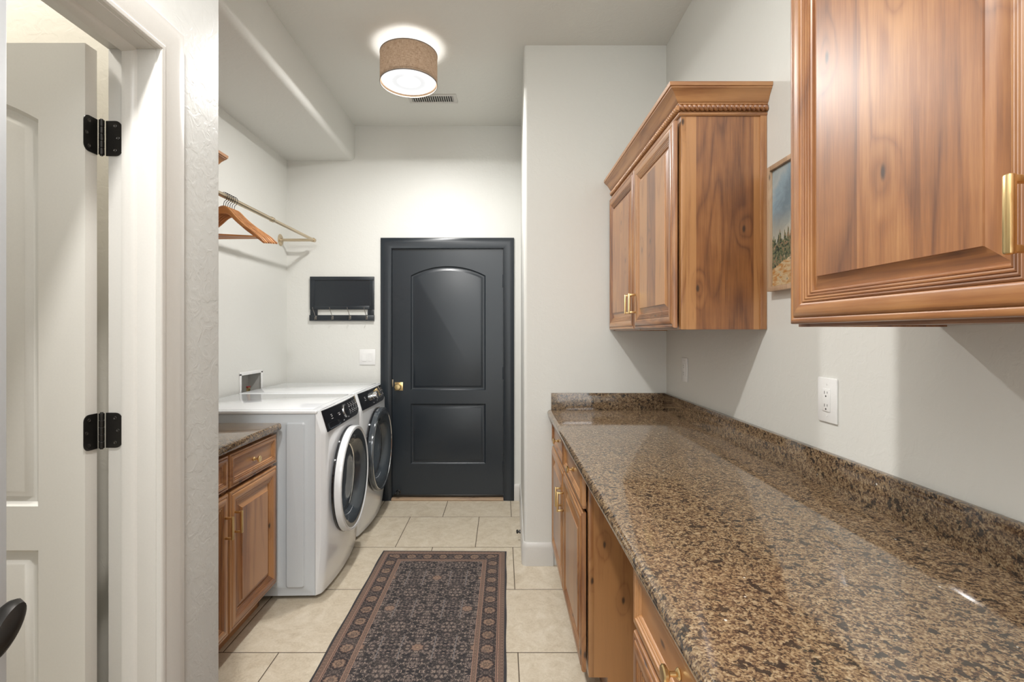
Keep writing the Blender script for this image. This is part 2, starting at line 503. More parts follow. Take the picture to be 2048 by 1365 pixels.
p.inputs['Roughness'].default_value = 0.02
p.inputs['IOR'].default_value = 1.3
M['glass'] = m

# ------------------------------------------------------------------ mesh helpers
class MB:
    def __init__(s):
        s.bm = bmesh.new()

    def _mat(s, faces, mi):
        for f in faces:
            f.material_index = mi

    def box(s, a, b, bev=0.0, mi=0, seg=2):
        a, b = Vector(a), Vector(b)
        c = (a + b) / 2
        d = Vector((abs(b[i] - a[i]) for i in range(3)))
        t = bmesh.new()
        r = bmesh.ops.create_cube(t, size=1.0)
        for v in t.verts:
            v.co = Vector((v.co[i] * d[i] + c[i] for i in range(3)))
        if bev > 0:
            bmesh.ops.bevel(t, geom=list(t.edges), offset=min(bev, min(d) * 0.49), segments=seg, profile=0.5, affect='EDGES')
        s.join(t, mi)
        return s

    def join(s, t, mi=None, mat=None):
        vm = {}
        for v in t.verts:
            co = v.co if mat is None else mat @ v.co
            vm[v] = s.bm.verts.new(co)
        for f in t.faces:
            try:
                nf = s.bm.faces.new([vm[v] for v in f.verts])
                nf.material_index = f.material_index if mi is None else mi
            except ValueError:
                pass
        t.free()

    def poly(s, pts, mi=0):
        vs = [s.bm.verts.new(p) for p in pts]
        f = s.bm.faces.new(vs)
        f.material_index = mi
        return f

    def prism(s, pts, vec, mi=0):
        """pts: closed polygon (3D), extruded by vec"""
        vec = Vector(vec)
        a = [s.bm.verts.new(p) for p in pts]
        b = [s.bm.verts.new(Vector(p) + vec) for p in pts]
        n = len(a)
        fs = [s.bm.faces.new(a), s.bm.faces.new(b[::-1])]
        for i in range(n):
            fs.append(s.bm.faces.new((a[i], a[(i + 1) % n], b[(i + 1) % n], b[i])))
        s._mat(fs, mi)
        return s

    def rings(s, loops, cap0=True, cap1=True, mi=0, closed=True):
        """loops: list of point lists of the same length"""
        vs = [[s.bm.verts.new(p) for p in l] for l in loops]
        n = len(vs[0])
        for i in range(len(vs) - 1):
            for j in range(n if closed else n - 1):
                f = s.bm.faces.new((vs[i][j], vs[i][(j + 1) % n], vs[i + 1][(j + 1) % n], vs[i + 1][j]))
                f.material_index = mi
        if cap0 and closed:
            s.bm.faces.new(vs[0]).material_index = mi
        if cap1 and closed:
            s.bm.faces.new(vs[-1][::-1]).material_index = mi
        return s

    def lathe(s, prof, center=(0, 0, 0), axis='Z', n=32, mi=0, cap0=True, cap1=True):
        """prof: list of (r, h) along the axis"""
        c = Vector(center)
        loops = []
        for r, h in prof:
            l = []
            for k in range(n):
                a = 2 * PI * k / n
                ca, sa = max(r, 1e-5) * math.cos(a), max(r, 1e-5) * math.sin(a)
                if axis == 'Z':
                    q = Vector((ca, sa, h))
                elif axis == 'X':
                    q = Vector((h, ca, sa))
                else:
                    q = Vector((ca, h, sa))
                l.append(c + q)
            loops.append(l)
        return s.rings(loops, cap0, cap1, mi)

    def tube(s, pts, r, n=10, mi=0, rad=None):
        pts = [Vector(p) for p in pts]
        loops = []
        up = Vector((0, 0, 1))
        prev = None
        for i, p in enumerate(pts):
            if i == 0:
                t = pts[1] - pts[0]
            elif i == len(pts) - 1:
                t = pts[-1] - pts[-2]
            else:
                t = (pts[i + 1] - pts[i]).normalized() + (pts[i] - pts[i - 1]).normalized()
            t.normalize()
            if prev is None:
                ref = up if abs(t.dot(up)) < 0.9 else Vector((1, 0, 0))
                u = t.cross(ref).normalized()
            else:
                u = (prev - t * prev.dot(t)).normalized()
            prev = u
            v = t.cross(u)
            rr = rad[i] if rad else r
            loops.append([p + (u * math.cos(2 * PI * k / n) + v * math.sin(2 * PI * k / n)) * rr for k in range(n)])
        return s.rings(loops, True, True, mi)

    def build(s, name, mats, parent=None, loc=(0, 0, 0), rot=(0, 0, 0), smooth=True, ang=0.6):
        bm = s.bm
        bmesh.ops.recalc_face_normals(bm, faces=bm.faces)
        if smooth:
            for f in bm.faces:
                f.smooth = True
            for e in bm.edges:
                if len(e.link_faces) == 2:
                    if e.calc_face_angle(0) > ang:
                        e.smooth = False
        me = bpy.data.meshes.new(name)
        bm.to_mesh(me)
        bm.free()
        if not isinstance(mats, (list, tuple)):
            mats = [mats]
        for q in mats:
            me.materials.append(M[q])
        o = bpy.data.objects.new(name, me)
        COL.objects.link(o)
        o.parent = parent
        o.location = loc
        o.rotation_euler = rot
        return o


def tag(o, label=None, cat=None, group=None, kind=None):
    if label:
        o['label'] = label
    if cat:
        o['category'] = cat
    if group:
        o['group'] = group
    if kind:
        o['kind'] = kind
    return o


def thing(name, label, cat, loc=(0, 0, 0), rot=(0, 0, 0), group=None):
    o = bpy.data.objects.new(name, None)
    o.empty_display_size = 0.1
    COL.objects.link(o)
    o.location = loc
    o.rotation_euler = rot
    return tag(o, label, cat, group)


def kids(o):
    return [c for c in bpy.data.objects if c.parent == o]


def copy_tree(o, parent=None):
    c = o.copy()
    COL.objects.link(c)
    c.parent = parent
    for k in kids(o):
        copy_tree(k, c)
    return c


def struct(o):
    o['kind'] = 'structure'
    return o


# ------------------------------------------------------------------ room shell
BACK = 3.989
PART = 2.873
LX, RX = -1.764, 0.966
CX = -0.882           # corridor face of the wall with the white door
CX2 = -1.003          # side-room face of that wall
CEND = 1.523          # end of that wall
HALL = -2.6
SRX = -3.1

mb = MB(); mb.box((SRX - 0.1, HALL - 0.1, -0.08), (RX + 0.12, BACK + 0.12, 0.0))
struct(mb.build('floor', 'tile'))
mb = MB(); mb.box((SRX - 0.1, HALL - 0.1, CEIL), (RX + 0.12, BACK + 0.12, CEIL + 0.08))
struct(mb.build('ceiling', 'ceil'))

# back wall with the door opening
OPX0, OPX1, OPZ = -0.912, 0.012, 2.064
mb = MB()
mb.box((LX - 0.12, BACK, 0), (OPX0, BACK + 0.12, CEIL))
mb.box((OPX1, BACK, 0), (RX + 0.12, BACK + 0.12, CEIL))
mb.box((OPX0, BACK, OPZ), (OPX1, BACK + 0.12, CEIL))
mb.box((OPX0, BACK + 0.06, 0), (OPX1, BACK + 0.12, OPZ))
struct(mb.build('wall_back', 'wall'))

# left wall with the recess of the laundry box
BY0, BY1, BZ0, BZ1 = 3.275, 3.565, 0.90, 1.092
mb = MB()
X0 = LX - 0.12
mb.box((X0, 1.40, 0), (LX, BY0, CEIL))
mb.box((X0, BY1, 0), (LX, BACK, CEIL))
mb.box((X0, BY0, 0), (LX, BY1, BZ0))
mb.box((X0, BY0, BZ1), (LX, BY1, CEIL))
mb.box((X0, BY0, BZ0), (LX - 0.10, BY1, BZ1))
struct(mb.build('wall_left', 'wall'))

# soffit along the left wall, rounded lower edge
SX, SZ = -1.207, 2.779
r = 0.040
pts = [(LX, 0, CEIL), (LX, 0, SZ)]
for k in range(7):
    a = -PI / 2 + k * PI / 12
    pts.append((SX - r + r * math.cos(a), 0, SZ + r + r * math.sin(a)))
pts.append((SX, 0, CEIL))
mb = MB(); mb.prism([(p[0], CEND, p[2]) for p in pts], (0, BACK - CEND, 0))
struct(mb.build('trim_1', 'wall'))

# block of wall on the right beyond the counter (rounded corner)
r = 0.020
xs0, xs1 = 0.127, 0.151
pts = []
for k in range(9):
    a = PI + k * PI / 16
    pts.append((xs0 + r + r * math.cos(a), PART + r + r * math.sin(a), 0))
pts += [(RX + 0.12, PART, 0), (RX + 0.12, BACK, 0), (xs1, BACK, 0)]
mb = MB(); mb.prism(pts, (0, 0, CEIL))
struct(mb.build('wall_right_far', 'wall'))
mb = MB(); mb.box((RX, HALL, 0), (RX + 0.12, PART, CEIL))
struct(mb.build('wall_right', 'wall'))

# corridor wall with the white doorway
DY0, DY1, DZ = 0.44, 1.24, 2.090
JT = 0.018
mb = MB()
r = 0.012
pts = [(CX, DY1 + JT, 0)]
for k in range(5):
    a = k * PI / 8
    pts.append((CX - r + r * math.cos(a), CEND - r + r * math.sin(a), 0))
pts += [(CX2, CEND, 0), (CX2, DY1 + JT, 0)]
mb.prism(pts, (0, 0, CEIL))
mb.box((CX2, HALL, 0), (CX, DY0 - JT, CEIL))
mb.box((CX2, DY0 - JT, DZ + JT), (CX, DY1 + JT, CEIL))
struct(mb.build('wall_corridor_left', 'corr'))
mb = MB(); mb.box((SRX, 1.40, 0), (CX2, CEND, CEIL))
struct(mb.build('wall_side_room', 'side_room'))
mb = MB()
mb.box((SRX - 0.1, HALL, 0), (SRX, CEND, CEIL))
struct(mb.build('wall_side_room_left', 'side_room'))
mb = MB(); mb.box((SRX - 0.1, HALL - 0.1, 0), (RX + 0.12, HALL, CEIL))
struct(mb.build('wall_hall', 'corr'))

# baseboards
def baseboard_profile(h=0.135, t=0.015):
    return [(0, 0), (t, 0), (t, h - 0.03), (t * 0.75, h - 0.014), (t * 0.5, h - 0.004), (t * 0.3, h), (0, h)]

# right far block: side + rounded corner + front
def sweep_xy(path, normals, prof, mb, mi=0):
    loops = []
    for (px, py), (nx, ny) in zip(path, normals):
        loops.append([(px + nx * o, py + ny * o, z) for o, z in prof])
    mb.rings(loops, True, True, mi)

r = 0.020
path = [(xs1, BACK - 0.001), ]
nrm = [(-1, 0)]
for k in range(9):
    a = PI + k * PI / 16
    path.append((xs0 + r + r * math.cos(a), PART + r + r * math.sin(a)))
    nrm.append((math.cos(a), math.sin(a)))
path.append((0.300, PART)); nrm.append((0, -1))
mb = MB(); sweep_xy(path, nrm, baseboard_profile(0.135), mb)
struct(mb.build('baseboard_right', 'trim'))
mb = MB(); sweep_xy([(0.095, BACK), (0.139, BACK)], [(0, -1), (0, -1)], baseboard_profile(0.135), mb)
struct(mb.build('baseboard_back', 'trim'))
mb = MB(); sweep_xy([(CX, DY1 + 0.09), (CX, CEND - 0.013)], [(1, 0), (1, 0)], baseboard_profile(0.135), mb)
struct(mb.build('baseboard_left', 'trim'))

# ------------------------------------------------------------------ casings
def casing(name, u0, u1, z1, prof, tomap, mat, z0=0.0):
    """prof: list of (w, t): distance outward from the opening, thickness off the wall"""
    mb = MB()
    loops = []
    for (cu, cz, du, dz) in ((u0, z0, -1, 0), (u0, z1, -1, 1), (u1, z1, 1, 1), (u1, z0, 1, 0)):
        loops.append([tomap(cu + du * w, cz + dz * w, t) for w, t in prof])
    mb.rings(loops, True, True)
    return mb.build(name, mat)

prof_dark = [(0.0, 0.0), (0.0, 0.010), (0.004, 0.013), (0.030, 0.016), (0.045, 0.0175), (0.050, 0.0175), (0.082, 0.0175), (0.086, 0.015), (0.086, 0.0)]
struct(casing('trim_2', OPX0 + 0.004, OPX1 - 0.004, OPZ - 0.004, prof_dark, lambda u, z, t: (u, BACK - t, z), 'navy'))
prof_w = [(0.0, 0.0), (0.0, 0.011), (0.004, 0.0145), (0.012, 0.0155), (0.017, 0.012), (0.022, 0.0125), (0.030, 0.015), (0.058, 0.0185), (0.080, 0.0185), (0.0845, 0.016), (0.0845, 0.0)]
struct(casing('trim_3', DY0 - 0.002, DY1 + 0.002, DZ + 0.002, prof_w, lambda u, z, t: (CX + t, u, z), 'trim'))
# jamb lining and stop of the white doorway
mb = MB()
mb.box((CX2, DY1, 0), (CX, DY1 + JT, DZ + JT), 0.0015)
mb.box((CX2, DY0 - JT, 0), (CX, DY0, DZ + JT), 0.0015)
mb.box((CX2, DY0, DZ), (CX, DY1, DZ + JT), 0.0015)
sp = [(-0.9605, 0.0), (-0.9605, 0.011), (-0.950, 0.011), (-0.943, 0.008), (-0.937, 0.007), (-0.932, 0.003), (-0.929, 0.0)]
loops = []
for (cu, cz, du, dz) in ((DY1, 0.0, -1, 0), (DY1, DZ, -1, -1), (DY0, DZ, 1, -1), (DY0, 0.0, 1, 0)):
    loops.append([(x, cu + du * t, cz + dz * t) for x, t in sp])
mb.rings(loops, True, True)
struct(mb.build('trim_4', 'trim'))

# dark door's jamb and threshold
mb = MB()
mb.box((OPX0, BACK - 0.002, 0), (OPX0 + 0.006, BACK + 0.06, OPZ))
mb.box((OPX1 - 0.006, BACK - 0.002, 0), (OPX1, BACK + 0.06, OPZ))
mb.box((OPX0, BACK - 0.002, OPZ - 0.006), (OPX1, BACK + 0.06, OPZ))
struct(mb.build('trim_5', 'navy'))
mb = MB(); mb.box((OPX0 + 0.004, BACK - 0.022, 0.0), (OPX1 - 0.004, BACK + 0.058, 0.020), 0.005)
struct(mb.build('trim_6', 'oakstrip'))

# ------------------------------------------------------------------ moulded two-panel doors
def panel_outline(x0, x1, z0, z1, rise, ins, n=20):
    a0, a1, b0, b1 = x0 + ins, x1 - ins, z0 + ins, z1 - ins
    pts = [(a0, b0), (a1, b0)]
    if rise <= 0:
        pts += [(a1, b1), (a0, b1)]
        return pts
    half = (x1 - x0) / 2
    R = (half * half + rise * rise) / (2 * rise)
    cz = z1 + rise - R
    Ri = R - ins
    cx = (x0 + x1) / 2
    ha = half - ins
    zb = cz + math.sqrt(Ri * Ri - ha * ha)
    am = math.asin(ha / Ri)
    for k in range(n + 1):
        a = am - 2 * am * k / n
        pts.append((cx + Ri * math.sin(a), cz + Ri * math.cos(a)))
    return pts


def moulded_door(name, W, H, T, panels, mat, both=False):
    """front face at y=0 facing -y; x 0..W, z 0..H; panels: (x0,x1,z0,z1,rise)"""
    mb = MB()
    bm = mb.bm
    prof = [(0, 0), (0.003, 0.004), (0.009, 0.0095), (0.016, 0.0105), (0.022, 0.0095), (0.034, 0.003), (0.038, 0.0022)]
    outer = [bm.verts.new(p) for p in ((0, 0, 0), (W, 0, 0), (W, 0, H), (0, 0, H))]
    edges = [bm.edges.new((outer[i], outer[(i + 1) % 4])) for i in range(4)]
    for (x0, x1, z0, z1, rise) in panels:
        loops = []
        for ins, dep in prof:
            loops.append([bm.verts.new((px, dep, pz)) for px, pz in panel_outline(x0, x1, z0, z1, rise, ins)])
        n = len(loops[0])
        for i in range(n):
            edges.append(bm.edges.new((loops[0][i], loops[0][(i + 1) % n])))
        for a, b in zip(loops[:-1], loops[1:]):
            for i in range(n):
                bm.faces.new((a[i], a[(i + 1) % n], b[(i + 1) % n], b[i]))
        bm.faces.new(loops[-1])
    bmesh.ops.triangle_fill(bm, edges=edges, use_beauty=True)
    back = [bm.verts.new(p) for p in ((0, T, 0), (W, T, 0), (W, T, H), (0, T, H))]
    for i in range(4):
        bm.faces.new((outer[i], outer[(i + 1) % 4], back[(i + 1) % 4], back[i]))
    bm.faces.new(back)
    return mb.build(name, mat, ang=0.35)


# door_1: dark door in the back wall
d1 = moulded_door('door_1', 0.908, 2.026, 0.040,
                  [(0.151, 0.765, 0.868, 1.808, 0.078), (0.151, 0.765, 0.262, 0.756, 0)], 'navy')
d1.location = (-0.904, BACK + 0.010, 0.032)
struct(d1)
tag(d1, 'charcoal two-panel door with arched top panel in the back wall', None)
# knob (front is -y)
mb = MB()
mb.box((-0.034, -0.006, -0.034), (0.034, 0.0, 0.034), 0.002)
kn = mb.build('door_knob', 'brass', d1, (0.055, 0, 0.899))
kn['label'] = 'brass square rosette and knob'
mb = MB()
mb.lathe([(0.012, 0.0), (0.011, -0.022), (0.020, -0.030), (0.026, -0.038), (0.027, -0.052), (0.022, -0.060), (0.0, -0.062)], axis='Y', n=28)
mb.build('knob_grip', 'brass', kn, (0, -0.006, 0))
mb = MB(); mb.box((0.0, -0.0015, -0.03), (0.007, 0.0, 0.03), 0.0005)
mb.build('strike_plate', 'champ', d1, (-0.0005, 0, 0.925))
for zz in (1.797, 1.040, 0.262):
    mb = MB()
    mb.lathe([(0.0065, -0.05), (0.0065, 0.05)], n=12)
    mb.lathe([(0.003, -0.054), (0.003, 0.054)], n=10)
    mb.box((-0.012, 0.004, -0.05), (0.012, 0.007, 0.05))
    mb.build('hinge', 'navy', d1, (0.911, -0.008, zz - 0.032))
mb = MB(); mb.box((0.004, -0.004, 0.0), (0.904, 0.0, 0.010), 0.001)
mb.build('door_sweep', 'iron', d1, (0, 0, 0.002))
# kick-down holder
mb = MB()
mb.lathe([(0.020, 0.0), (0.020, -0.004), (0.012, -0.010), (0.010, -0.026), (0.013, -0.030), (0.013, -0.040), (0.0, -0.042)], axis='Y', n=20)
mb.lathe([(0.008, 0.0), (0.008, -0.008), (0.0, -0.010)], center=(-0.030, 0, -0.012), axis='Y', n=14)
mb.build('door_stop', 'blackrubber', d1, (0.052, 0, 0.034))

# door_2: white door swung open into the side room
d2 = moulded_door('door_2', 0.78, 2.03, 0.035,
                  [(0.115, 0.665, 0.892, 1.842, 0.075), (0.115, 0.665, 0.25, 0.784, 0)], 'doorwhite')
d2.location = (-1.024 - 0.78, 1.196, 0.050)
struct(d2)
tag(d2, 'white moulded door standing open in the left doorway', None)
ROUND = 0.0159
def hinge_leaf(mb, w, h, flip):
    """leaf in x 0..w, z -h/2..h/2, with rounded free corners"""
    pts = [(0, -h / 2), (w - ROUND, -h / 2)]
    for k in range(6):
        a = -PI / 2 + k * PI / 10
        pts.append((w - ROUND + ROUND * math.cos(a), -h / 2 + ROUND + ROUND * math.sin(a)))
    for k in range(6):
        a = k * PI / 10
        pts.append((w - ROUND + ROUND * math.cos(a), h / 2 - ROUND + ROUND * math.sin(a)))
    pts.append((0, h / 2))
    return pts

for zz in (1.862, 1.1205, 0.38):
    hg = bpy.data.objects.new('hinge', None)
    COL.objects.link(hg)
    hg.parent = d2
    px_, py_ = -1.013, 1.232
    hg.location = (px_ - d2.location.x, py_ - d2.location.y, zz - d2.location.z)
    hg['label'] = 'black hinge with rounded leaves'
    hh = 0.089
    # barrel: five knuckles
    mb = MB()
    for k in range(5):
        z0 = -hh / 2 + k * hh / 5
        mb.lathe([(0.0056, z0 + 0.0004), (0.0062, z0 + 0.001), (0.0062, z0 + hh / 5 - 0.001), (0.0056, z0 + hh / 5 - 0.0004)], n=14)
    mb.lathe([(0.0035, -hh / 2 - 0.002), (0.0035, hh / 2 + 0.002)], n=10)
    mb.build('barrel', 'black', hg)
    # jamb leaf: lies on the jamb face (plane y = DY1)
    mb = MB()
    pts = hinge_leaf(mb, 0.040, hh, False)
    mb.prism([(x + 0.006, DY1 - py_ - 0.0025, z) for x, z in pts], (0, 0.002, 0))
    l1 = mb.build('jamb_leaf', 'black', hg)
    # door leaf: lies on the door edge (plane x = -1.024), running towards the camera
    mb = MB()
    mb.prism([(-0.0105, -x - 0.002, z) for x, z in pts], (0.002, 0, 0))
    # knuckle tabs
    l2 = mb.build('door_leaf', 'black', hg)
    for (sx, sz) in ((0.030, 0.031), (0.037, 0.0), (0.030, -0.031)):
        mb = MB()
        mb.lathe([(0.0045, 0.0), (0.0045, -0.0012), (0.0034, -0.0018), (0.0018, -0.0008), (0.0, -0.0008)], axis='Y', n=14)
        mb.build('screw', 'iron', hg, (sx, DY1 - py_ - 0.0024, sz))
        mb = MB()
        mb.lathe([(0.0045, 0.0), (0.0045, 0.0012), (0.0034, 0.0018), (0.0018, 0.0008), (0.0, 0.0008)], axis='X', n=14)
        mb.build('screw', 'iron', hg, (-0.0086, -sx + 0.002, sz))

# door_3: edge of the near door leaf, with its oval black knob
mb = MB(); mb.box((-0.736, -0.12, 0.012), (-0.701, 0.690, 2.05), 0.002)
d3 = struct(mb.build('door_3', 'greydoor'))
tag(d3, 'pale door edge at the far left with a black oval knob', None)
mb = MB()
mb.lathe([(0.030, 0.0), (0.030, 0.006), (0.012, 0.012), (0.010, 0.040)], axis='X', n=24)
kb = mb.build('door_knob', 'black', d3, (-0.701, 0.625, 0.985))
mb = MB()
mb.lathe([(0.008, 0.0), (0.018, 0.004), (0.0235, 0.012), (0.025, 0.020), (0.022, 0.028), (0.012, 0.034), (0.0, 0.036)], axis='X', n=28)
g = mb.build('knob_grip', 'black', kb, (0.040, 0, 0))
g.scale = (1.0, 0.72, 1.5)
g.rotation_euler = (math.radians(-38), 0, 0)

# ------------------------------------------------------------------ cabinet pieces
DOOR_PROF = [(0, 0), (0.0, 0.011), (0.0015, 0.0145), (0.005, 0.0165), (0.0095, 0.0165), (0.0125, 0.0145), (0.0135, 0.0135),
             (0.0145, 0.0160), (0.018, 0.0190), (0.024, 0.0208), (0.031, 0.0208), (0.038, 0.0195), (0.0425, 0.0165), (0.0435, 0.0140),
             (0.0445, 0.0158), (0.0465, 0.0168), (0.0488, 0.0158), (0.0495, 0.0125),
             (0.0505, 0.0142), (0.0525, 0.0150), (0.0548, 0.0140), (0.0555, 0.0108),
             (0.0565, 0.0124), (0.0585, 0.0132), (0.0608, 0.0122), (0.0615, 0.0090),
             (0.0625, 0.0104), (0.0645, 0.0110), (0.0668, 0.0092), (0.068, 0.0040), (0.070, 0.0040),
             (0.0930, 0.0155), (0.0938, 0.0180)]
DRAW_PROF = [(0, 0), (0.0, 0.011), (0.0015, 0.0145), (0.005, 0.0165), (0.0075, 0.0165), (0.0095, 0.0135),
             (0.0110, 0.0165), (0.014, 0.0190), (0.019, 0.0200), (0.024, 0.0185), (0.0255, 0.0145),
             (0.027, 0.0160), (0.029, 0.0165), (0.031, 0.0150), (0.032, 0.0120),
             (0.0335, 0.0135), (0.0355, 0.0138), (0.0375, 0.0120), (0.039, 0.0080), (0.041, 0.0085)]


def ring_panel(w_, h_, prof):
    """faces -x, centred, back face at x=0; slot 0 = vertical grain, slot 1 = lengthwise grain"""
    mb = MB()
    bm = mb.bm
    loops = []
    for ins, t in prof:
        a, b = w_ / 2 - ins, h_ / 2 - ins
        loops.append([bm.verts.new((-t, y, z)) for y, z in ((-a, -b), (a, -b), (a, b), (-a, b))])
    bm.faces.new(loops[0])
    for p, q in zip(loops[:-1], loops[1:]):
        for i in range(4):
            f = bm.faces.new((p[i], p[(i + 1) % 4], q[(i + 1) % 4], q[i]))
            f.material_index = 1 if i in (0, 2) else 0
    f = bm.faces.new(loops[-1])
    f.material_index = 0
    return mb


def add_pull(parent, y, z, x=-0.021):
    """vertical brass bar pull, 0.095 m"""
    mb = MB()
    mb.box((-0.033, -0.0055, -0.0475), (-0.023, 0.0055, 0.0475), 0.003)
    mb.box((-0.028, -0.005, -0.0455), (0.0, 0.005, -0.0365), 0.0015)
    mb.box((-0.028, -0.005, 0.0365), (0.0, 0.005, 0.0455), 0.0015)
    o = mb.build('handle', 'brass', parent, (x, y, z))
    return o


def add_knob(parent, y, z, x=-0.009):
    mb = MB()
    mb.lathe([(0.009, 0.0), (0.010, -0.002), (0.008, -0.005), (0.0048, -0.007), (0.0045, -0.017), (0.010, -0.020), (0.0145, -0.0225), (0.0150, -0.0275), (0.013, -0.030), (0.0, -0.0305)], axis='X', n=24)
    return mb.build('knob', 'brass', parent, (x, y, z))


CROWN = [(0.0, 0.0), (0.006, 0.0), (0.010, 0.004), (0.010, 0.010), (0.004, 0.013), (0.004, 0.038), (0.011, 0.039), (0.013, 0.040),
         (0.013, 0.044), (0.019, 0.047), (0.024, 0.055), (0.032, 0.068), (0.043, 0.080), (0.050, 0.085), (0.050, 0.089), (0.055, 0.091), (0.056, 0.1045), (0.0, 0.1045)]


def rope(p0, p1, r0=0.0118):
    mb = MB()
    p0, p1 = Vector(p0), Vector(p1)
    L = (p1 - p0).length
    t = (p1 - p0).normalized()
    u = Vector((0, 0, 1))
    v = t.cross(u)
    n, steps = 24, max(20, int(L / 0.0028))
    loops = []
    for i in range(steps + 1):
        s_ = L * i / steps
        tw = 2 * PI * s_ / 0.034
        l = []
        for k in range(n):
            a = 2 * PI * k / n
            rr = r0 * (0.50 + 0.52 * abs(math.cos(a - tw)) ** 0.7)
            l.append(p0 + t * s_ + (u * math.cos(a) + v * math.sin(a)) * rr)
        loops.append(l)
    mb.rings(loops)
    return mb


def upper_cabinet(label, loc, rotz, W, crown_near=True, pulls=(True, True), z0=1.381, z1=2.162, end0=True):
    """local: front frame plane x=0, depth to +x 0.316; y 0..W ; y=0 is the open (finished) end"""
    D = 0.312
    t = thing('upper_cabinet', label, 'cabinet', loc, (0, 0, rotz))
    mb = MB()
    mb.box((0.018, 0.0, z0), (D, 0.018, z1), 0, 0)               # finished end
    mb.box((0.018, W - 0.018, z0), (D, W, z1), 0, 0)
    mb.box((0.018, 0.018, z0 + 0.004), (D, W - 0.018, z0 + 0.022), 0, 1)
    mb.box((0.018, 0.018, z1 - 0.018), (D, W - 0.018, z1), 0, 1)
    mb.box((D - 0.008, 0.018, z0 + 0.022), (D, W - 0.018, z1 - 0.018), 0, 0)
    mb.build('body', ['wz', 'wy'], t)
    mb = MB()
    mb.box((0.0, -0.0005, z0), (0.0195, 0.040, z1), 0.001, 0)
    mb.box((0.0, W - 0.040, z0), (0.0195, W, z1), 0.001, 0)
    mb.box((0.0, W / 2 - 0.02, z0), (0.0195, W / 2 + 0.02, z1), 0.001, 0)
    mb.box((0.001, 0.040, z0), (0.019, W - 0.040, z0 + 0.035), 0, 1)
    mb.box((0.001, 0.040, z1 - 0.05), (0.019, W - 0.040, z1), 0, 1)
    mb.build('face_frame', ['wz', 'wy'], t)
    # applied scribe strip on the finished end at the wall
    mb = MB(); mb.box((D - 0.024, -0.006, z0), (D, 0.0, z1), 0.002)
    mb.build('scribe_strip', 'wz', t)
    dw = (W - 0.02 - 0.012) / 2
    dh = (z1 - 0.012) - (z0 + 0.006)
    for i, yc in enumerate((0.010 + dw / 2, W - 0.010 - dw / 2)):
        d = ring_panel(dw, dh, DOOR_PROF).build('door', ['wz', 'wy'], t, (-0.009, yc, z0 + 0.006 + dh / 2))
        hy = (dw / 2 - 0.030) * (1 if i == 0 else -1)
        if pulls[i]:
            add_pull(d, hy, 1.507 - (z0 + 0.006 + dh / 2))
    # crown: front run and return at y=0
    mb = MB()
    loops = []
    for (cx_, cy_, dx, dy) in ((0, W, -1, 0), (0, 0, -1, -1), (D, 0, 0, -1)):
        loops.append([(cx_ + dx * o, cy_ + dy * o * 0.82, z1 + z) for o, z in CROWN])
    mb.rings(loops[:2], True, False, 0)
    mb.rings(loops[1:], False, True, 1)
    bmesh.ops.remove_doubles(mb.bm, verts=mb.bm.verts, dist=1e-5)
    mb.build('crown_moulding', ['wy', 'wx'], t)
    rp = rope((-0.0115, W - 0.002, z1 + 0.026), (-0.0115, -0.012, z1 + 0.026))
    rp.build('rope_moulding', 'wy', t)
    rp = rope((-0.0115, -0.0105, z1 + 0.026), (D - 0.002, -0.0105, z1 + 0.026))
    rp.build('rope_moulding', 'wx', t)
    return t


def base_cabinet(label, loc, rotz, W, D, finished=True):
    """local: front frame plane x=0, depth +x; y 0..W; z from the floor; y=0 finished end"""
    zt = 0.8765
    t = thing('base_cabinet', label, 'cabinet', loc, (0, 0, rotz))
    zb = 0.110
    mb = MB()
    for y0 in (0.0, W - 0.018):
        pts = [(0.018, zb), (0.070, zb), (0.070, 0.0), (D, 0.0), (D, zt), (0.018, zt)]
        mb.prism([(x, y0, z) for x, z in pts], (0, 0.018, 0))
    mb.box((0.018, 0.018, zb), (D, W - 0.018, zb + 0.018), 0, 1)
    mb.box((D - 0.008, 0.018, zb + 0.018), (D, W - 0.018, zt), 0, 0)
    mb.build('body', ['wz', 'wy'], t)
    mb = MB(); mb.box((0.070, 0.018, 0.0), (0.086, W - 0.018, zb))
    mb.build('toe_kick', 'wy', t)
    mb = MB()
    mb.box((0.0, -0.0005, zb), (0.0195, 0.036, zt), 0.001, 0)
    mb.box((0.0, W - 0.036, zb), (0.0195, W, zt), 0.001, 0)
    mb.box((0.0, W / 2 - 0.018, zb), (0.0195, W / 2 + 0.018, zt), 0.001, 0)
    mb.box((0.001, 0.036, zt - 0.04), (0.019, W - 0.036, zt), 0, 1)
    mb.box((0.001, 0.036, zb), (0.019, W - 0.036, zb + 0.035), 0, 1)
    mb.box((0.001, 0.036, 0.70), (0.019, W - 0.036, 0.735), 0, 1)
    mb.build('face_frame', ['wz', 'wy'], t)
    dw = (W - 0.022 - 0.010) / 2
    for i, yc in enumerate((0.011 + dw / 2, W - 0.011 - dw / 2)):
        z0, z1 = 0.122, 0.706
        d = ring_panel(dw, z1 - z0, DOOR_PROF).build('door', ['wz', 'wy'], t, (-0.007, yc, (z0 + z1) / 2))
        hy = (dw / 2 - 0.030) * (1 if i == 0 else -1)
        add_pull(d, hy, 0.575 - (z0 + z1) / 2)
        z0, z1 = 0.722, 0.864
        d = ring_panel(dw, z1 - z0, DRAW_PROF).build('drawer', ['wy', 'wy'], t, (-0.007, yc, (z0 + z1) / 2))
        add_knob(d, 0, 0)
    return t


# right side uppers: local +x is world +x ; finished end y=0 faces the camera for the far unit
upper_cabinet('knotty wooden wall cabinet with crown moulding beyond the framed painting', (0.653, 1.784, 0), 0, PART - 1.784 - 0.001)
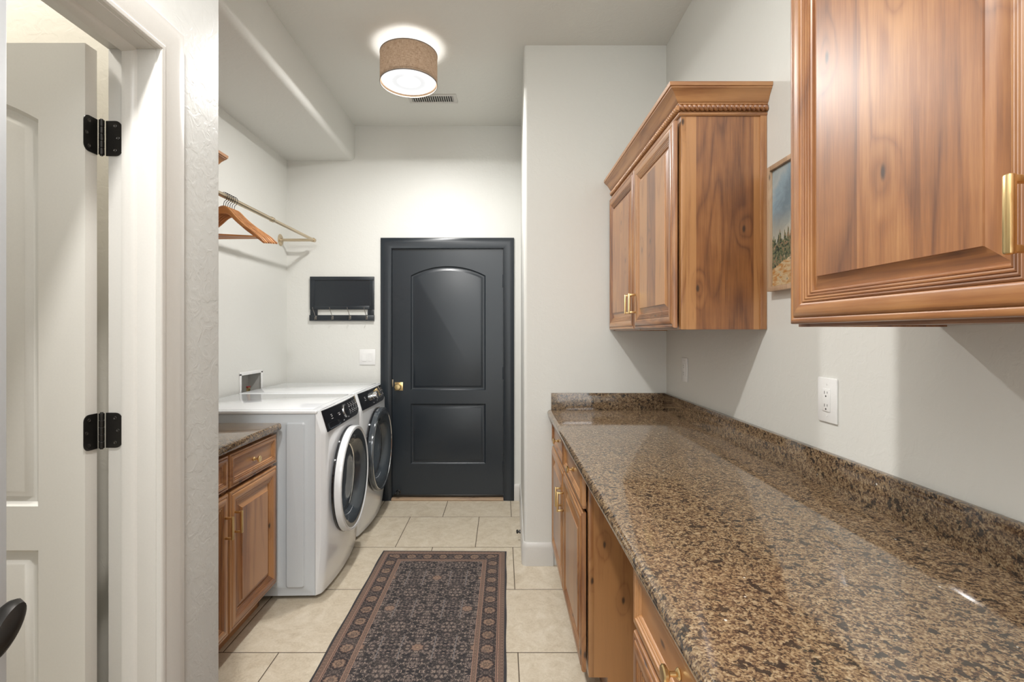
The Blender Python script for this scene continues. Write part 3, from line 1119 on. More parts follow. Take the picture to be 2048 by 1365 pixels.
# near unit: starts at Y=1.076 and runs toward the camera; the finished end faces away, so turn it
tn = upper_cabinet('large knotty wooden wall cabinet nearest the camera at upper right', (0.653, -0.004, 0), 0, 1.080, z1=2.162)
base_cabinet('wooden base cabinet in the far corner, under the far end of the long granite countertop', (0.314, 1.779, 0), 0, PART - 1.779 - 0.001, 0.650)
base_cabinet('wooden base cabinet nearest the camera under the long granite countertop', (0.314, 0.0, 0), 0, 1.098, 0.650)

# left units face +x: rotate by 180 degrees, local y=0 end is the far end in the world
base_cabinet('wooden base cabinet left, between the wall end and the front-loading washer', (-1.151, 2.445, 0), PI, 0.865, 0.609)
upper_cabinet('wall cabinet at left, only its crown end showing past the wall', (LX + 0.3165, 2.430, 0), PI, 0.865, z0=1.381)

# ------------------------------------------------------------------ countertops
def bull_profile(x0, x1, z0, z1, n=8):
    """rounded nose at x0"""
    r = (z1 - z0) / 2
    pts = [(x1, z0)]
    for k in range(n + 1):
        a = -PI / 2 - k * PI / n
        pts.append((x0 + r + r * math.cos(a), (z0 + z1) / 2 + r * math.sin(a)))
    pts.append((x1, z1))
    return pts

mb = MB()
mb.prism([(x, -0.10, z) for x, z in bull_profile(0.264, RX - 0.001, 0.8775, 0.9165)], (0, PART - 0.001 + 0.10, 0))
ct = mb.build('countertop', 'granite')
tag(ct, 'long speckled brown granite countertop along the right wall', 'countertop')
mb = MB(); mb.box((RX - 0.0205, -0.10, 0.9165), (RX - 0.0005, PART - 0.0215, 1.016), 0.0006)
mb.build('backsplash', 'granite', ct)
mb = MB(); mb.box((0.286, PART - 0.021, 0.9165), (RX - 0.0005, PART - 0.001, 1.016), 0.0015)
mb.build('backsplash', 'granite', ct)

mb = MB()
mb.box((LX + 0.001, 1.530, 0.8775), (-1.112, 2.462, 0.9165), 0.014, seg=4)
ct = mb.build('countertop', 'granite')
tag(ct, 'short granite countertop at left, next to the white washer', 'countertop')
mb = MB(); mb.box((LX + 0.0005, 1.530, 0.9165), (LX + 0.0205, 2.462, 1.016), 0.0015)
mb.build('backsplash', 'granite', ct)

# ------------------------------------------------------------------ washer and dryer
def machine(kind, label, x0m, y0, rz, ring_mats, dial):
    """body from y0 to y0+0.684; front towards +x"""
    Wd = 0.684
    t = thing(kind, label, kind, (x0m, y0, 0), (0, 0, rz))
    # body box (cabinet): local x -0.755..0, embossed near side at y=0
    mb = MB()
    bm = mb.bm
    zb, zt = 0.022, 0.950
    # near side face with two embossed panels
    outer = [bm.verts.new(p) for p in ((-0.745, 0, zb), (0, 0, zb), (0, 0, zt), (-0.745, 0, zt))]
    edges = [bm.edges.new((outer[i], outer[(i + 1) % 4])) for i in range(4)]
    for (x0, x1, z0, z1) in ((-0.150, -0.048, 0.060, 0.912), (-0.62, -0.180, 0.060, 0.912)):
        def rr(ins, dep, rad):
            l = []
            a0, a1, b0, b1 = x0 + ins, x1 - ins, z0 + ins, z1 - ins
            for (cx_, cz_, s0) in ((a0 + rad, b0 + rad, PI), (a1 - rad, b0 + rad, 1.5 * PI), (a1 - rad, b1 - rad, 0), (a0 + rad, b1 - rad, 0.5 * PI)):
                for k in range(5):
                    a = s0 + k * PI / 8
                    l.append((cx_ + rad * math.cos(a), dep, cz_ + rad * math.sin(a)))
            return l
        ls = [[bm.verts.new(p) for p in rr(i, d_, max(0.016 - i * 0.6, 0.005))] for i, d_ in ((0, 0), (0.003, -0.002), (0.009, -0.0085), (0.012, -0.009))]
        n = len(ls[0])
        for i in range(n):
            edges.append(bm.edges.new((ls[0][i], ls[0][(i + 1) % n])))
        for a, b in zip(ls[:-1], ls[1:]):
            for i in range(n):
                bm.faces.new((a[i], a[(i + 1) % n], b[(i + 1) % n], b[i]))
        bm.faces.new(ls[-1])
    bmesh.ops.triangle_fill(bm, edges=edges, use_beauty=True)
    back = [bm.verts.new(p) for p in ((-0.745, Wd, zb), (0, Wd, zb), (0, Wd, zt), (-0.745, Wd, zt))]
    for i in (0, 2, 3):
        bm.faces.new((outer[i], outer[(i + 1) % 4], back[(i + 1) % 4], back[i]))
    bm.faces.new(back)
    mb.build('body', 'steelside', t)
    # lid
    mb = MB()
    mb.box((-0.752, -0.003, 0.950), (0.010, Wd + 0.003, 0.972), 0.009, seg=4)
    mb.box((-0.735, 0.022, 0.9719), (-0.020, Wd - 0.022, 0.9735), 0.0015)
    mb.build('lid', 'enamel', t)
    # feet
    for fx in (-0.70, -0.05):
        for fy in (0.06, Wd - 0.06):
            mb = MB(); mb.lathe([(0.022, 0.0), (0.022, 0.010), (0.010, 0.012), (0.010, 0.024)], n=16)
            mb.build('foot', 'blackrubber', t, (fx, fy, 0))
    # bowed front fascia
    NY, NZ = 40, 60
    def fx(u, z):
        bow = 1 - (2 * u - 1) ** 2
        # corner rounding in plan
        e = min(u, 1 - u) * Wd
        corner = 0.0 if e > 0.030 else -0.020 * (1 - e / 0.030) ** 2
        # vertical profile
        if z > 0.857:
            base = 0.062 - 0.040 * min(1, (z - 0.857) / 0.107)
        elif z > 0.30:
            base = 0.062
        else:
            base = 0.062 - 0.034 * ((0.30 - z) / 0.28) ** 1.6
        b_ = 0.012 if z > 0.857 else (0.012 + 0.018 * min(1, (0.857 - z) / 0.5))
        return base * 0.80 + b_ * bow + corner
    mb = MB()
    bm = mb.bm
    zs = [zb + (0.966 - zb) * j / NZ for j in range(NZ + 1)]
    grid = [[bm.verts.new((fx(i / NY, z), Wd * i / NY, z)) for i in range(NY + 1)] for z in zs]
    for j in range(NZ):
        for i in range(NY):
            bm.faces.new((grid[j][i], grid[j][i + 1], grid[j + 1][i + 1], grid[j + 1][i]))
    bk = [[bm.verts.new((0.001, Wd * i / NY, z)) for i in (0, NY)] for z in zs]
    for j in range(NZ):
        bm.faces.new((grid[j][0], grid[j + 1][0], bk[j + 1][0], bk[j][0]))
        bm.faces.new((grid[j][NY], grid[j + 1][NY], bk[j + 1][1], bk[j][1]))
    bm.faces.new([grid[0][i] for i in range(NY + 1)] + [bk[0][1], bk[0][0]])
    bm.faces.new([grid[NZ][i] for i in range(NY + 1)] + [bk[NZ][1], bk[NZ][0]])
    bm.faces.new([b_[0] for b_ in bk] + [b_[1] for b_ in bk][::-1])
    fas = mb.build('front_panel', 'enamel', t, ang=0.5)
    # cut the round porthole through the fascia
    yc, zc = Wd / 2, 0.530
    c = MB(); c.lathe([(0.205, -0.2), (0.205, 0.2)], center=(0, yc, zc), axis='X', n=64)
    cut = c.build('cutter', 'enamel', t)
    md = fas.modifiers.new('hole', 'BOOLEAN')
    md.operation = 'DIFFERENCE'; md.object = cut; md.solver = 'EXACT'
    bpy.context.view_layer.update()
    dg = bpy.context.evaluated_depsgraph_get()
    me = bpy.data.meshes.new_from_object(fas.evaluated_get(dg))
    fas.modifiers.clear()
    fas.data = me
    bpy.data.objects.remove(cut, do_unlink=True)
    # drum behind the glass
    mb = MB()
    mb.lathe([(0.2046, 0.058), (0.2046, 0.0), (0.198, -0.012), (0.196, -0.03)], center=(0, yc, zc), axis='X', n=64, cap0=False, cap1=False)
    mb.build('door_boot', 'rubber', t)
    mb = MB()
    mb.lathe([(0.200, -0.02), (0.245, -0.05), (0.250, -0.40), (0.22, -0.42), (0.0, -0.42)], center=(0, yc, zc), axis='X', n=48, cap0=False)
    for k in range(3):
        a = k * 2 * PI / 3 + 0.5
        ca, sa = math.cos(a), math.sin(a)
        mb.tube([(-0.08, yc + 0.235 * ca, zc + 0.235 * sa), (-0.38, yc + 0.235 * ca, zc + 0.235 * sa)], 0.022, 10)
    mb.build('drum', 'drum', t)
    # round door
    xo = 0.064
    dr = bpy.data.objects.new('porthole_door', None)
    COL.objects.link(dr); dr.parent = t; dr.location = (xo, yc, zc)
    mb = MB()
    mb.lathe([(0.215, 0.0), (0.292, 0.0), (0.298, 0.004), (0.298, 0.012), (0.292, 0.015), (0.215, 0.015), (0.215, 0.0)], axis='X', n=72, cap0=False, cap1=False)
    mb.build('gasket', 'gloss_black', dr)
    mb = MB()
    mb.lathe([(0.270, 0.012), (0.288, 0.012), (0.2955, 0.018), (0.2955, 0.046), (0.2935, 0.051), (0.288, 0.053), (0.283, 0.051), (0.280, 0.047)], axis='X', n=72, cap0=False, cap1=False)
    mb.build('outer_ring', ring_mats[0], dr)
    mb = MB()
    mb.lathe([(0.284, 0.0505), (0.281, 0.053), (0.277, 0.052), (0.275, 0.048), (0.279, 0.046)], axis='X', n=72, cap0=False, cap1=False)
    mb.build('trim_ring', ring_mats[1], dr)
    mb = MB()
    mb.lathe([(0.280, 0.047), (0.270, 0.050), (0.250, 0.045), (0.222, 0.032), (0.205, 0.014), (0.195, -0.004), (0.192, -0.006)], axis='X', n=72, cap0=False, cap1=False)
    mb.build('bezel', 'bezel', dr)
    mb = MB()
    pr = [(0.195 * math.sin(a), -0.004 - 0.022 * math.cos(a)) for a in [PI / 2 * k / 10 for k in range(10, -1, -1)]]
    mb.lathe(pr, axis='X', n=56, cap0=False, cap1=True)
    mb.build('glass', 'glass', dr)
    # control panel, follows the slanted top of the fascia
    mb = MB()
    bm = mb.bm
    N = 30
    def top_z(u): return 0.9635
    def bot_z(u):
        return 0.853 + 0.006 * math.sin(PI * u) if kind == 'washer' else 0.853
    def off(u, z): return fx(u, z) + 0.004
    u0, u1 = 0.045, 0.975
    rows = []
    for j in range(9):
        v = j / 8
        row = []
        for i in range(N + 1):
            u = u0 + (u1 - u0) * i / N
            lo = bot_z(u) + (0.035 * max(0, (u - 0.80) / 0.175) ** 2)
            hi = top_z(u) - 0.0
            z = lo + (hi - lo) * v
            row.append(bm.verts.new((off(u, z), Wd * u, z)))
        rows.append(row)
    for j in range(8):
        for i in range(N):
            bm.faces.new((rows[j][i], rows[j][i + 1], rows[j + 1][i + 1], rows[j + 1][i]))
    ext = bmesh.ops.extrude_face_region(bm, geom=list(bm.faces))
    for v in [g_ for g_ in ext['geom'] if isinstance(g_, bmesh.types.BMVert)]:
        v.co.x -= 0.006
    cp = mb.build('control_panel', 'gloss_black', t, ang=0.5)
    slope = math.atan2(0.040 * 0.8, 0.107)
    def onp(u, z, lift=0.0):
        return Vector((off(u, z) + lift, Wd * u, z))
    ry = -slope
    # dial
    uz = 0.912
    mb = MB()
    if dial == 'flat':
        mb.lathe([(0.040, 0.0), (0.040, 0.004), (0.038, 0.0055), (0.0345, 0.005)], axis='X', n=48, cap1=False, mi=0)
        mb.lathe([(0.0345, 0.004), (0.032, 0.007), (0.0, 0.0075)], axis='X', n=48, mi=1, cap0=False)
        dl = mb.build('dial', ['chrome', 'gloss_black'], cp, onp(0.53, uz))
    else:
        mb.lathe([(0.034, 0.0), (0.034, 0.006), (0.029, 0.008), (0.029, 0.030), (0.026, 0.034), (0.0, 0.034)], axis='X', n=40)
        dl = mb.build('dial', ['chrome'], cp, onp(0.47, uz))
    dl.rotation_euler = (0, ry, 0)
    # printed marks beside the dial
    mb = MB()
    for i in range(4):
        for j in range(7):
            u = 0.635 + i * 0.075 + (0.006 if j % 2 else 0)
            z = 0.885 + j * 0.0095
            wdt = 0.011 + 0.008 * ((i * 3 + j * 5) % 3)
            if (i + j * 2) % 7 == 6:
                wdt = 0.006
            q = onp(u, z, 0.0006)
            mb.box((q.x, q.y, q.z), (q.x + 0.0006, q.y + wdt, q.z + 0.0026))
    for (u, z, wd_, ht) in ((0.175, 0.927, 0.020, 0.003), (0.185, 0.917, 0.012, 0.006), (0.175, 0.906, 0.026, 0.003), (0.33, 0.918, 0.030, 0.003), (0.345, 0.907, 0.020, 0.006), (0.42, 0.868, 0.010, 0.005), (0.56, 0.872, 0.006, 0.006)):
        q = onp(u, z, 0.0006)
        mb.box((q.x, q.y, q.z), (q.x + 0.0006, q.y + wd_, q.z + ht))
    tag(mb.build('printed_legend', 'mark', cp), kind='stuff')
    if kind == 'washer':
        # detergent drawer pull
        mb = MB()
        ls = []
        for k, (ins, dep) in enumerate(((0, 0.0065), (0.003, 0.006), (0.007, -0.002), (0.010, -0.004))):
            l = []
            for (uu, zz) in ((0.085, 0.862), (0.30, 0.862), (0.335, 0.870), (0.30, 0.889), (0.24, 0.894), (0.085, 0.894)):
                cu, cz = 0.2, 0.878
                uu2 = cu + (uu - cu) * (1 - ins * 7)
                zz2 = cz + (zz - cz) * (1 - ins * 30)
                l.append(onp(uu2, zz2, dep - 0.0015 - 0.004 * (k > 1)))
            ls.append(l)
        mb.rings(ls, False, True)
        mb.build('drawer_pull', 'bezel', cp)
    return t


machine('washer', 'white front-loading washer next to the left granite countertop', -0.961, 2.500, math.radians(1.6), ('enamel', 'enamel'), 'flat')
machine('dryer', 'white front-loading dryer at the back wall with a raised chrome dial', -0.984, 3.206, 0.0, ('bezel', 'chrome'), 'knob')

# ------------------------------------------------------------------ laundry supply box
t = thing('laundry_outlet_box', 'white recessed supply box in the left wall above the washer', 'supply box', (LX, (BY0 + BY1) / 2, (BZ0 + BZ1) / 2))
hw, hh = (BY1 - BY0) / 2, (BZ1 - BZ0) / 2
mb = MB()
fw = 0.022
mb.box((0.0, -hw - 0.012, hh - fw + 0.01), (0.006, hw + 0.012, hh + 0.012), 0.0015)
mb.box((0.0, -hw - 0.012, -hh - 0.012), (0.006, hw + 0.012, -hh + fw - 0.01), 0.0015)
mb.box((0.0, -hw - 0.012, -hh), (0.006, -hw + fw - 0.01, hh), 0.0015)
mb.box((0.0, hw - fw + 0.01, -hh), (0.006, hw + 0.012, hh), 0.0015)
mb.build('face_plate', 'plastic', t)
mb = MB()
mb.box((-0.098, -hw + 0.002, -hh + 0.002), (-0.092, hw - 0.002, hh - 0.002))
mb.box((-0.092, -hw + 0.002, -hh + 0.002), (0.001, -hw + 0.006, hh - 0.002))
mb.box((-0.092, hw - 0.006, -hh + 0.002), (0.001, hw - 0.002, hh - 0.002))
mb.box((-0.092, -hw + 0.006, hh - 0.006), (0.001, hw - 0.006, hh - 0.002))
mb.box((-0.092, -hw + 0.006, -hh + 0.002), (0.001, hw - 0.006, -hh + 0.006))
mb.build('recess', 'boxgrey', t)
for yy, cc in ((-0.07, 'blue'), (0.05, 'red')):
    mb = MB()
    mb.lathe([(0.010, -hh + 0.006), (0.010, -0.04), (0.013, -0.035), (0.013, -0.02), (0.008, -0.015)], n=16)
    v_ = mb.build('valve', 'brass', t, (-0.045, yy, 0))
    mb = MB()
    mb.box((-0.006, -0.022, -0.015), (0.006, 0.022, -0.006), 0.003)
    mb.build('valve_lever', cc, v_)

# ------------------------------------------------------------------ closet rod and hangers
RODX, RODZ, RODY = -1.500, 2.108, 3.872
t = thing('clothes_rod', 'champagne metal clothes rod bracketed from the left wall', 'clothes rod', (RODX, RODY, RODZ))
rr = 0.0125
mb = MB()
arc = [(-0.264 + 0.004, 0, 0), (-0.020, 0, 0)]
mb.tube([(LX - RODX + 0.004, 0, 0), (-0.012, 0, 0)], rr * 0.92, 16)
mb.build('return_arm', 'champ', t)
mb = MB(); mb.lathe([(0.0155, -0.016), (0.0165, -0.012), (0.0165, 0.012), (0.0155, 0.016)], axis='Y', n=20)
mb.lathe([(0.0145, -0.016), (0.0145, 0.008)], axis='X', n=20)
mb.build('elbow', 'champ', t)
mb = MB()
mb.lathe([(0.047, 0.0), (0.047, 0.003), (0.040, 0.006), (0.030, 0.005), (0.024, 0.008), (0.018, 0.007), (0.014, 0.020)], axis='X', n=28)
for k in range(10):
    a = k * PI / 5
    mb.lathe([(0.0035, 0.0), (0.0035, 0.007), (0.0, 0.009)], center=(0, 0.031 * math.cos(a), 0.031 * math.sin(a)), axis='X', n=8)
mb.build('wall_flange', 'champ', t, (LX - RODX, 0, 0))
YCP = 3.178 - RODY
mb = MB(); mb.tube([(0, -0.010, 0), (0, YCP, 0)], rr * 0.90, 18)
mb.build('rod_section', 'champ', t)
mb = MB(); mb.tube([(0, YCP, 0), (0, 2.4315 - RODY, 0)], rr * 1.06, 18)
mb.build('rod_section', 'champ', t)
mb = MB(); mb.lathe([(0.0145, -0.022), (0.0165, -0.018), (0.0165, -0.008), (0.0150, -0.004), (0.0165, 0.0), (0.0165, 0.010), (0.0150, 0.014), (0.0135, 0.022)], axis='Y', n=20)
mb.build('coupling', 'champ', t, (0, YCP, 0))
mb = MB(); mb.lathe([(0.042, 0.0), (0.042, 0.003), (0.030, 0.006), (0.014, 0.020)], axis='Y', n=28)
mb.build('wall_flange', 'champ', t, (0, 2.4312 - RODY, 0))


def make_hanger(label):
    """origin at the top of the rod; arms along local x"""
    h = thing('clothes_hanger', label, 'hanger', (0, 0, 0), (0, 0, 0), 'wooden hangers on the rod')
    mb = MB()
    pts = []
    # hook over the rod
    R = 0.0195
    for k in range(13):
        a = math.radians(-55 + k * (235 + 0) / 12)
        pts.append((R * math.cos(a) * -1, 0, -0.006 + R * math.sin(a)))
    pts = pts[::-1]
    pts = []
    for k in range(14):
        a = math.radians(200 - k * 230 / 13)
        pts.append((R * math.cos(a), 0, -0.0065 - rr + 0.004 + R * math.sin(a)))
    pts += [(0.012, 0, -0.037), (0.002, 0, -0.046), (0, 0, -0.058), (0, 0, -0.075)]
    mb.tube(pts, 0.0017, 8)
    mb.build('hook', 'iron', h)
    # shaped wooden shoulders
    def lerp(tb, x):
        for (a0, b0), (a1, b1) in zip(tb[:-1], tb[1:]):
            if x <= a1:
                return b0 + (b1 - b0) * (x - a0) / (a1 - a0)
        return tb[-1][1]
    DR = [(0, 0), (0.02, 0.004), (0.035, 0.017), (0.055, 0.040), (0.08, 0.066), (0.12, 0.100), (0.17, 0.136), (0.205, 0.161), (0.228, 0.188)]
    HT = [(0, 0.044), (0.04, 0.036), (0.09, 0.028), (0.19, 0.024), (0.215, 0.020), (0.228, 0.010)]
    n = 56
    loops = []
    for i in range(n + 1):
        x = 0.228 * (-1 + 2 * i / n)
        a_ = abs(x)
        dr_ = (lerp(DR, max(0, a_ - 0.008)) + lerp(DR, a_) + lerp(DR, min(0.228, a_ + 0.008))) / 3
        hgt = lerp(HT, a_)
        ztop = -0.066 - dr_
        th = 0.005 + 0.0015 * (a_ / 0.228)
        yy = -0.004 * (a_ / 0.228) ** 2
        l = []
        for k in range(12):
            a = 2 * PI * k / 12
            l.append((x, yy + th * math.cos(a), ztop - hgt / 2 + hgt / 2 * math.sin(a)))
        loops.append(l)
    mb = MB()
    mb.rings(loops)
    mb.build('shoulders', 'hanger', h)
    mb = MB()
    mb.tube([(-0.196, -0.003, -0.226), (0.196, -0.003, -0.226)], 0.0050, 10)
    mb.build('bar', 'hanger', h)
    return h


hang_y = [2.628, 2.646, 2.664, 2.683, 2.703, 2.724]
words = ['wooden hanger on the rod, frontmost of the row', 'wooden hanger on the rod, second behind the frontmost',
         'wooden hanger on the rod, third from the front', 'wooden hanger on the rod, fourth from the front',
         'wooden hanger on the rod, second from the back', 'wooden hanger on the rod, rearmost of the row']
hz = [0.05, 0.055, 0.06, 0.07, 0.08, 0.09]
h0 = make_hanger(words[0])
for i in range(6):
    o = h0 if i == 0 else copy_tree(h0)
    o.location = (RODX, hang_y[i], RODZ + rr + 0.003)
    o.rotation_euler = (0, math.radians(2.5 - i * 0.8), hz[i])
    o['label'] = words[i]

# ------------------------------------------------------------------ ceiling lamp, vent, can light
LXc, LYc = -0.557, 2.900
t = thing('ceiling_lamp', 'round flush ceiling lamp with a burlap drum shade, lit', 'lamp', (LXc, LYc, CEIL))
zs0, zs1 = 2.849 - CEIL, 3.024 - CEIL
mb = MB()
mb.lathe([(0.168, zs0), (0.168, zs1)], n=72, cap0=False, cap1=False)
sh = mb.build('lamp_shade', 'burlap', t)
for z_ in (zs0, zs1 - 0.005):
    mb = MB(); mb.lathe([(0.166, z_), (0.1695, z_), (0.1695, z_ + 0.005), (0.166, z_ + 0.005), (0.166, z_)], n=72, cap0=False, cap1=False)
    mb.build('shade_rim', 'rim', sh)
mb = MB()
mb.lathe([(0.0, zs0 + 0.012), (0.155, zs0 + 0.012), (0.160, zs0 + 0.016), (0.155, zs0 + 0.020), (0.0, zs0 + 0.020)], n=64)
mb.build('diffuser', 'lampglow', t)
mb = MB(); mb.lathe([(0.065, 0.0), (0.065, -0.018), (0.05, -0.024), (0.0, -0.024)], n=32)
mb.build('canopy', 'plastic', t)
lm = light('lamp_bulb', 'POINT', (LXc, LYc, 2.895), 2.4, (1.0, 0.98, 0.96), 0.06)
lm2 = light('lamp_downlight', 'AREA', (LXc, LYc, 2.8595), 22, (1.0, 0.985, 0.965), 0.125)

t = thing('ceiling_vent', 'white louvred air vent in the ceiling behind the drum lamp', 'vent', (-0.505, 3.523, CEIL))
mb = MB()
vw, vh = 0.175, 0.066
mb.box((-vw, -vh, -0.006), (vw, -vh + 0.022, 0.0), 0.0015)
mb.box((-vw, vh - 0.022, -0.006), (vw, vh, 0.0), 0.0015)
mb.box((-vw, -vh + 0.022, -0.006), (-vw + 0.026, vh - 0.022, 0.0), 0.0015)
mb.box((vw - 0.026, -vh + 0.022, -0.006), (vw, vh - 0.022, 0.0), 0.0015)
mb.build('frame', 'trim', t)
mb = MB(); mb.box((-vw + 0.02, -vh + 0.02, -0.0015), (vw - 0.02, vh - 0.02, -0.0005))
mb.build('backing', 'slot', t)
x_ = -vw + 0.034
while x_ < vw - 0.03:
    mb = MB(); mb.box((-0.0027, -vh + 0.021, -0.006), (0.0027, vh - 0.021, -0.0035), 0.0005)
    mb.build('slat', 'trim', t, (x_, 0, 0), (0, 0.0, 0))
    x_ += 0.0158

t = thing('recessed_light', 'round recessed ceiling light near the left wall', 'lamp', (-0.52, 0.62, CEIL))
mb = MB(); mb.lathe([(0.085, 0.0), (0.085, -0.005), (0.068, -0.006), (0.066, -0.001), (0.066, 0.0)], n=40, cap0=False, cap1=False)
mb.build('trim_ring', 'plastic', t)

# ------------------------------------------------------------------ key rack on the back wall
kx0, kx1, kz0, kz1 = -1.569, -1.047, 1.469, 1.829
t = thing('wall_organizer', 'charcoal mail and key rack with hooks on the back wall', 'key rack', (kx0, BACK, kz0))
Wk, Hk = kx1 - kx0, kz1 - kz0
mb = MB()
mb.box((0, -0.020, Hk - 0.030), (Wk, 0, Hk), 0.0015)
mb.box((0, -0.020, 0.092), (0.037, 0, Hk - 0.030), 0.0015)
mb.box((Wk - 0.037, -0.020, 0.092), (Wk, 0, Hk - 0.030), 0.0015)
mb.box((0.037, -0.020, 0.092), (Wk - 0.037, 0, 0.122), 0.0015)
mb.box((0.002, -0.016, 0.045), (0.058, 0, 0.092), 0.001)
mb.box((Wk - 0.052, -0.016, 0.045), (Wk - 0.002, 0, 0.092), 0.001)
mb.build('frame', 'navy', t)
mb = MB(); mb.box((0.037, -0.014, 0.122), (Wk - 0.037, -0.002, Hk - 0.030))
mb.build('panel', 'navy', t)
mb = MB(); mb.box((-0.003, -0.024, 0.0), (Wk + 0.001, 0, 0.046), 0.002)
mb.build('hook_rail', 'navy', t)
for hx in (0.052, 0.188, 0.330, 0.465):
    mb = MB()
    mb.box((-0.007, -0.003, -0.014), (0.007, 0.0, 0.016), 0.001)
    pts = [(-0.010, -0.045, 0.080), (-0.008, -0.043, 0.066), (-0.002, -0.033, 0.040), (0.0, -0.020, 0.018), (0.0, -0.008, 0.004), (0.0, -0.004, -0.002)]
    mb.tube(pts, 0.0022, 8)
    pts = [(0.0, -0.004, -0.002), (0.0, -0.014, -0.013), (0.0, -0.026, -0.016), (0.003, -0.034, -0.008), (0.004, -0.036, 0.004)]
    mb.tube(pts, 0.0022, 8)
    mb.lathe([(0.0, -0.0035), (0.0035, 0.0), (0.0, 0.0035)], center=(-0.010, -0.045, 0.082), n=10)
    mb.build('hook', 'hookmetal', t, (hx, -0.024, 0.024))

# ------------------------------------------------------------------ switch plate and outlets
t = thing('light_switch', 'white double rocker switch plate between dark door and washer', 'light switch', (-1.1045, BACK, 1.1725))
mb = MB(); mb.box((-0.0655, -0.006, -0.0635), (0.0655, 0, 0.0635), 0.003)
mb.build('plate', 'plastic', t)
for xx in (-0.0235, 0.0235):
    mb = MB(); mb.box((xx - 0.0165, -0.0085, -0.034), (xx + 0.0165, -0.0055, 0.034), 0.001)
    rk = mb.build('rocker', 'plastic', t)
    mb = MB(); mb.prism([(xx - 0.0155, -0.0085, -0.032), (xx - 0.0155, -0.0085, 0.032), (xx - 0.0155, -0.0120, -0.032 if xx < 0 else 0.032)], (0.031, 0, 0))
    mb.build('paddle', 'plastic', rk)


def outlet(label, y, z, w_, h_, kind):
    t = thing('wall_outlet', label, 'outlet', (RX, y, z))
    mb = MB(); mb.box((-0.006, -w_ / 2, -h_ / 2), (0, w_ / 2, h_ / 2), 0.003)
    mb.build('plate', 'plastic', t)
    mb = MB(); mb.box((-0.0085, -0.0168, -0.0335), (-0.0055, 0.0168, 0.0335), 0.0008)
    for zc in (-0.0190, 0.0190):
        mb.box((-0.0088, 0.0052, zc - 0.001), (-0.0084, 0.0070, zc + 0.0075), 0, 1)
        mb.box((-0.0088, -0.0070, zc + 0.0005), (-0.0084, -0.0054, zc + 0.0070), 0, 1)
        mb.lathe([(0.0026, -0.0088), (0.0026, -0.0084)], center=(0, 0, zc - 0.0075), axis='X', n=12, mi=1)
    mb.build('receptacle', ['plastic', 'slot'], t)
    for zc in (-0.047, 0.047):
        mb = MB(); mb.lathe([(0.003, -0.0068), (0.003, -0.0058)], center=(0, 0, zc), axis='X', n=12)
        mb.build('screw', 'plastic', t)
    return t

outlet('white outlet below the far wall cabinet, near the corner', 2.578, 1.174, 0.080, 0.126, 0)
outlet('white outlet on the open wall above the middle of the granite backsplash', 1.444, 1.169, 0.084, 0.132, 0)

# ------------------------------------------------------------------ painting
py0, py1, pz0, pz1 = 1.370, 1.730, 1.514, 1.953
t = thing('framed_painting', 'oak-framed landscape painting between the two wall cabinets', 'painting', (RX, (py0 + py1) / 2, (pz0 + pz1) / 2))
hw, hh = (py1 - py0) / 2, (pz1 - pz0) / 2
mb = MB()
fw = 0.016
for a, b_, mi in (((-0.028, -hw, -hh), (-0.001, -hw + fw, hh), 0), ((-0.028, hw - fw, -hh), (-0.001, hw, hh), 0),
                  ((-0.028, -hw + fw, hh - fw), (-0.001, hw - fw, hh), 0), ((-0.028, -hw + fw, -hh), (-0.001, hw - fw, -hh + fw), 0)):
    mb.box(a, b_, 0.001, mi)
mb.build('frame', 'frame_oak', t)
mb = MB(); mb.box((-0.018, -hw + fw + 0.002, -hh + fw + 0.002), (-0.004, hw - fw - 0.002, hh - fw - 0.002))
mb.build('canvas', 'paint', t)

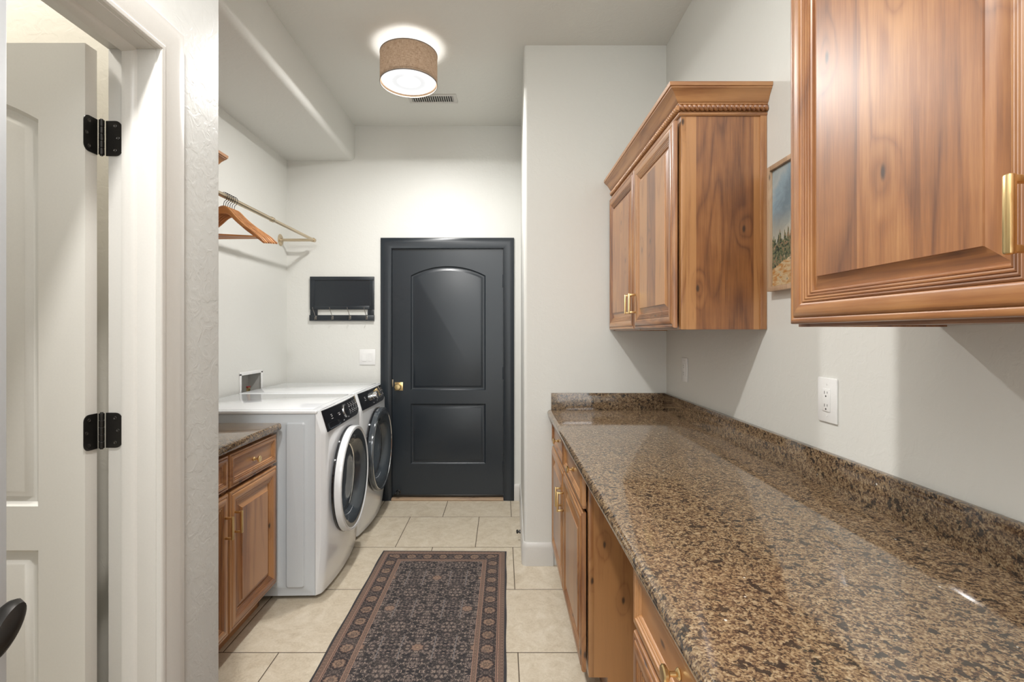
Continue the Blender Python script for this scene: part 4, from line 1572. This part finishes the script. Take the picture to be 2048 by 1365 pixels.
# ------------------------------------------------------------------ rug
RW, RL = 0.771, 2.28
mb = MB()
nx_, ny_ = 24, 70
bm = mb.bm
def rugz(x, y):
    e = 0.0
    dx_ = RW / 2 - abs(x); dy_ = RL / 2 - abs(y)
    if min(dx_, dy_) < 0.012:
        e = 0.002
    return 0.0065 + 0.0012 * math.sin(y * 9 + x * 3) * (1 if dx_ < 0.06 else 0.3) - e
top = [[bm.verts.new((-RW / 2 + RW * i / nx_ + 0.0015 * math.sin(j * 0.55), -RL / 2 + RL * j / ny_, rugz(-RW / 2 + RW * i / nx_, -RL / 2 + RL * j / ny_))) for i in range(nx_ + 1)] for j in range(ny_ + 1)]
bot = [[bm.verts.new((v.co.x, v.co.y, 0.0005)) for v in row] for row in top]
for j in range(ny_):
    for i in range(nx_):
        bm.faces.new((top[j][i], top[j][i + 1], top[j + 1][i + 1], top[j + 1][i]))
        bm.faces.new((bot[j][i], bot[j + 1][i], bot[j + 1][i + 1], bot[j][i + 1]))
for i in range(nx_):
    bm.faces.new((top[0][i], bot[0][i], bot[0][i + 1], top[0][i + 1]))
    bm.faces.new((top[ny_][i], top[ny_][i + 1], bot[ny_][i + 1], bot[ny_][i]))
for j in range(ny_):
    bm.faces.new((top[j][0], top[j + 1][0], bot[j + 1][0], bot[j][0]))
    bm.faces.new((top[j][nx_], bot[j][nx_], bot[j + 1][nx_], top[j + 1][nx_]))
M['rug'] = rug_mat('runner_rug', RW, RL)
rg = mb.build('runner_rug', 'rug', None, (-0.371, 3.05 - RL / 2, 0.0), (0, 0, math.radians(-0.5)))
tag(rg, 'dark patterned oriental runner rug on the beige tiles', 'rug')

# ------------------------------------------------------------------ door bumper on the right baseboard
t = thing('door_bumper', 'small black rubber bumper on the baseboard right of the dark door', 'door stop', (0.113, 3.215, 0.058))
mb = MB()
mb.lathe([(0.012, 0.006), (0.012, -0.002), (0.006, -0.004), (0.006, -0.010)], axis='X', n=18)
mb.build('base', 'iron', t)
mb = MB(); mb.lathe([(0.006, -0.008), (0.012, -0.010), (0.013, -0.018), (0.009, -0.022), (0.0, -0.023)], axis='X', n=18)
mb.build('rubber_tip', 'blackrubber', t)
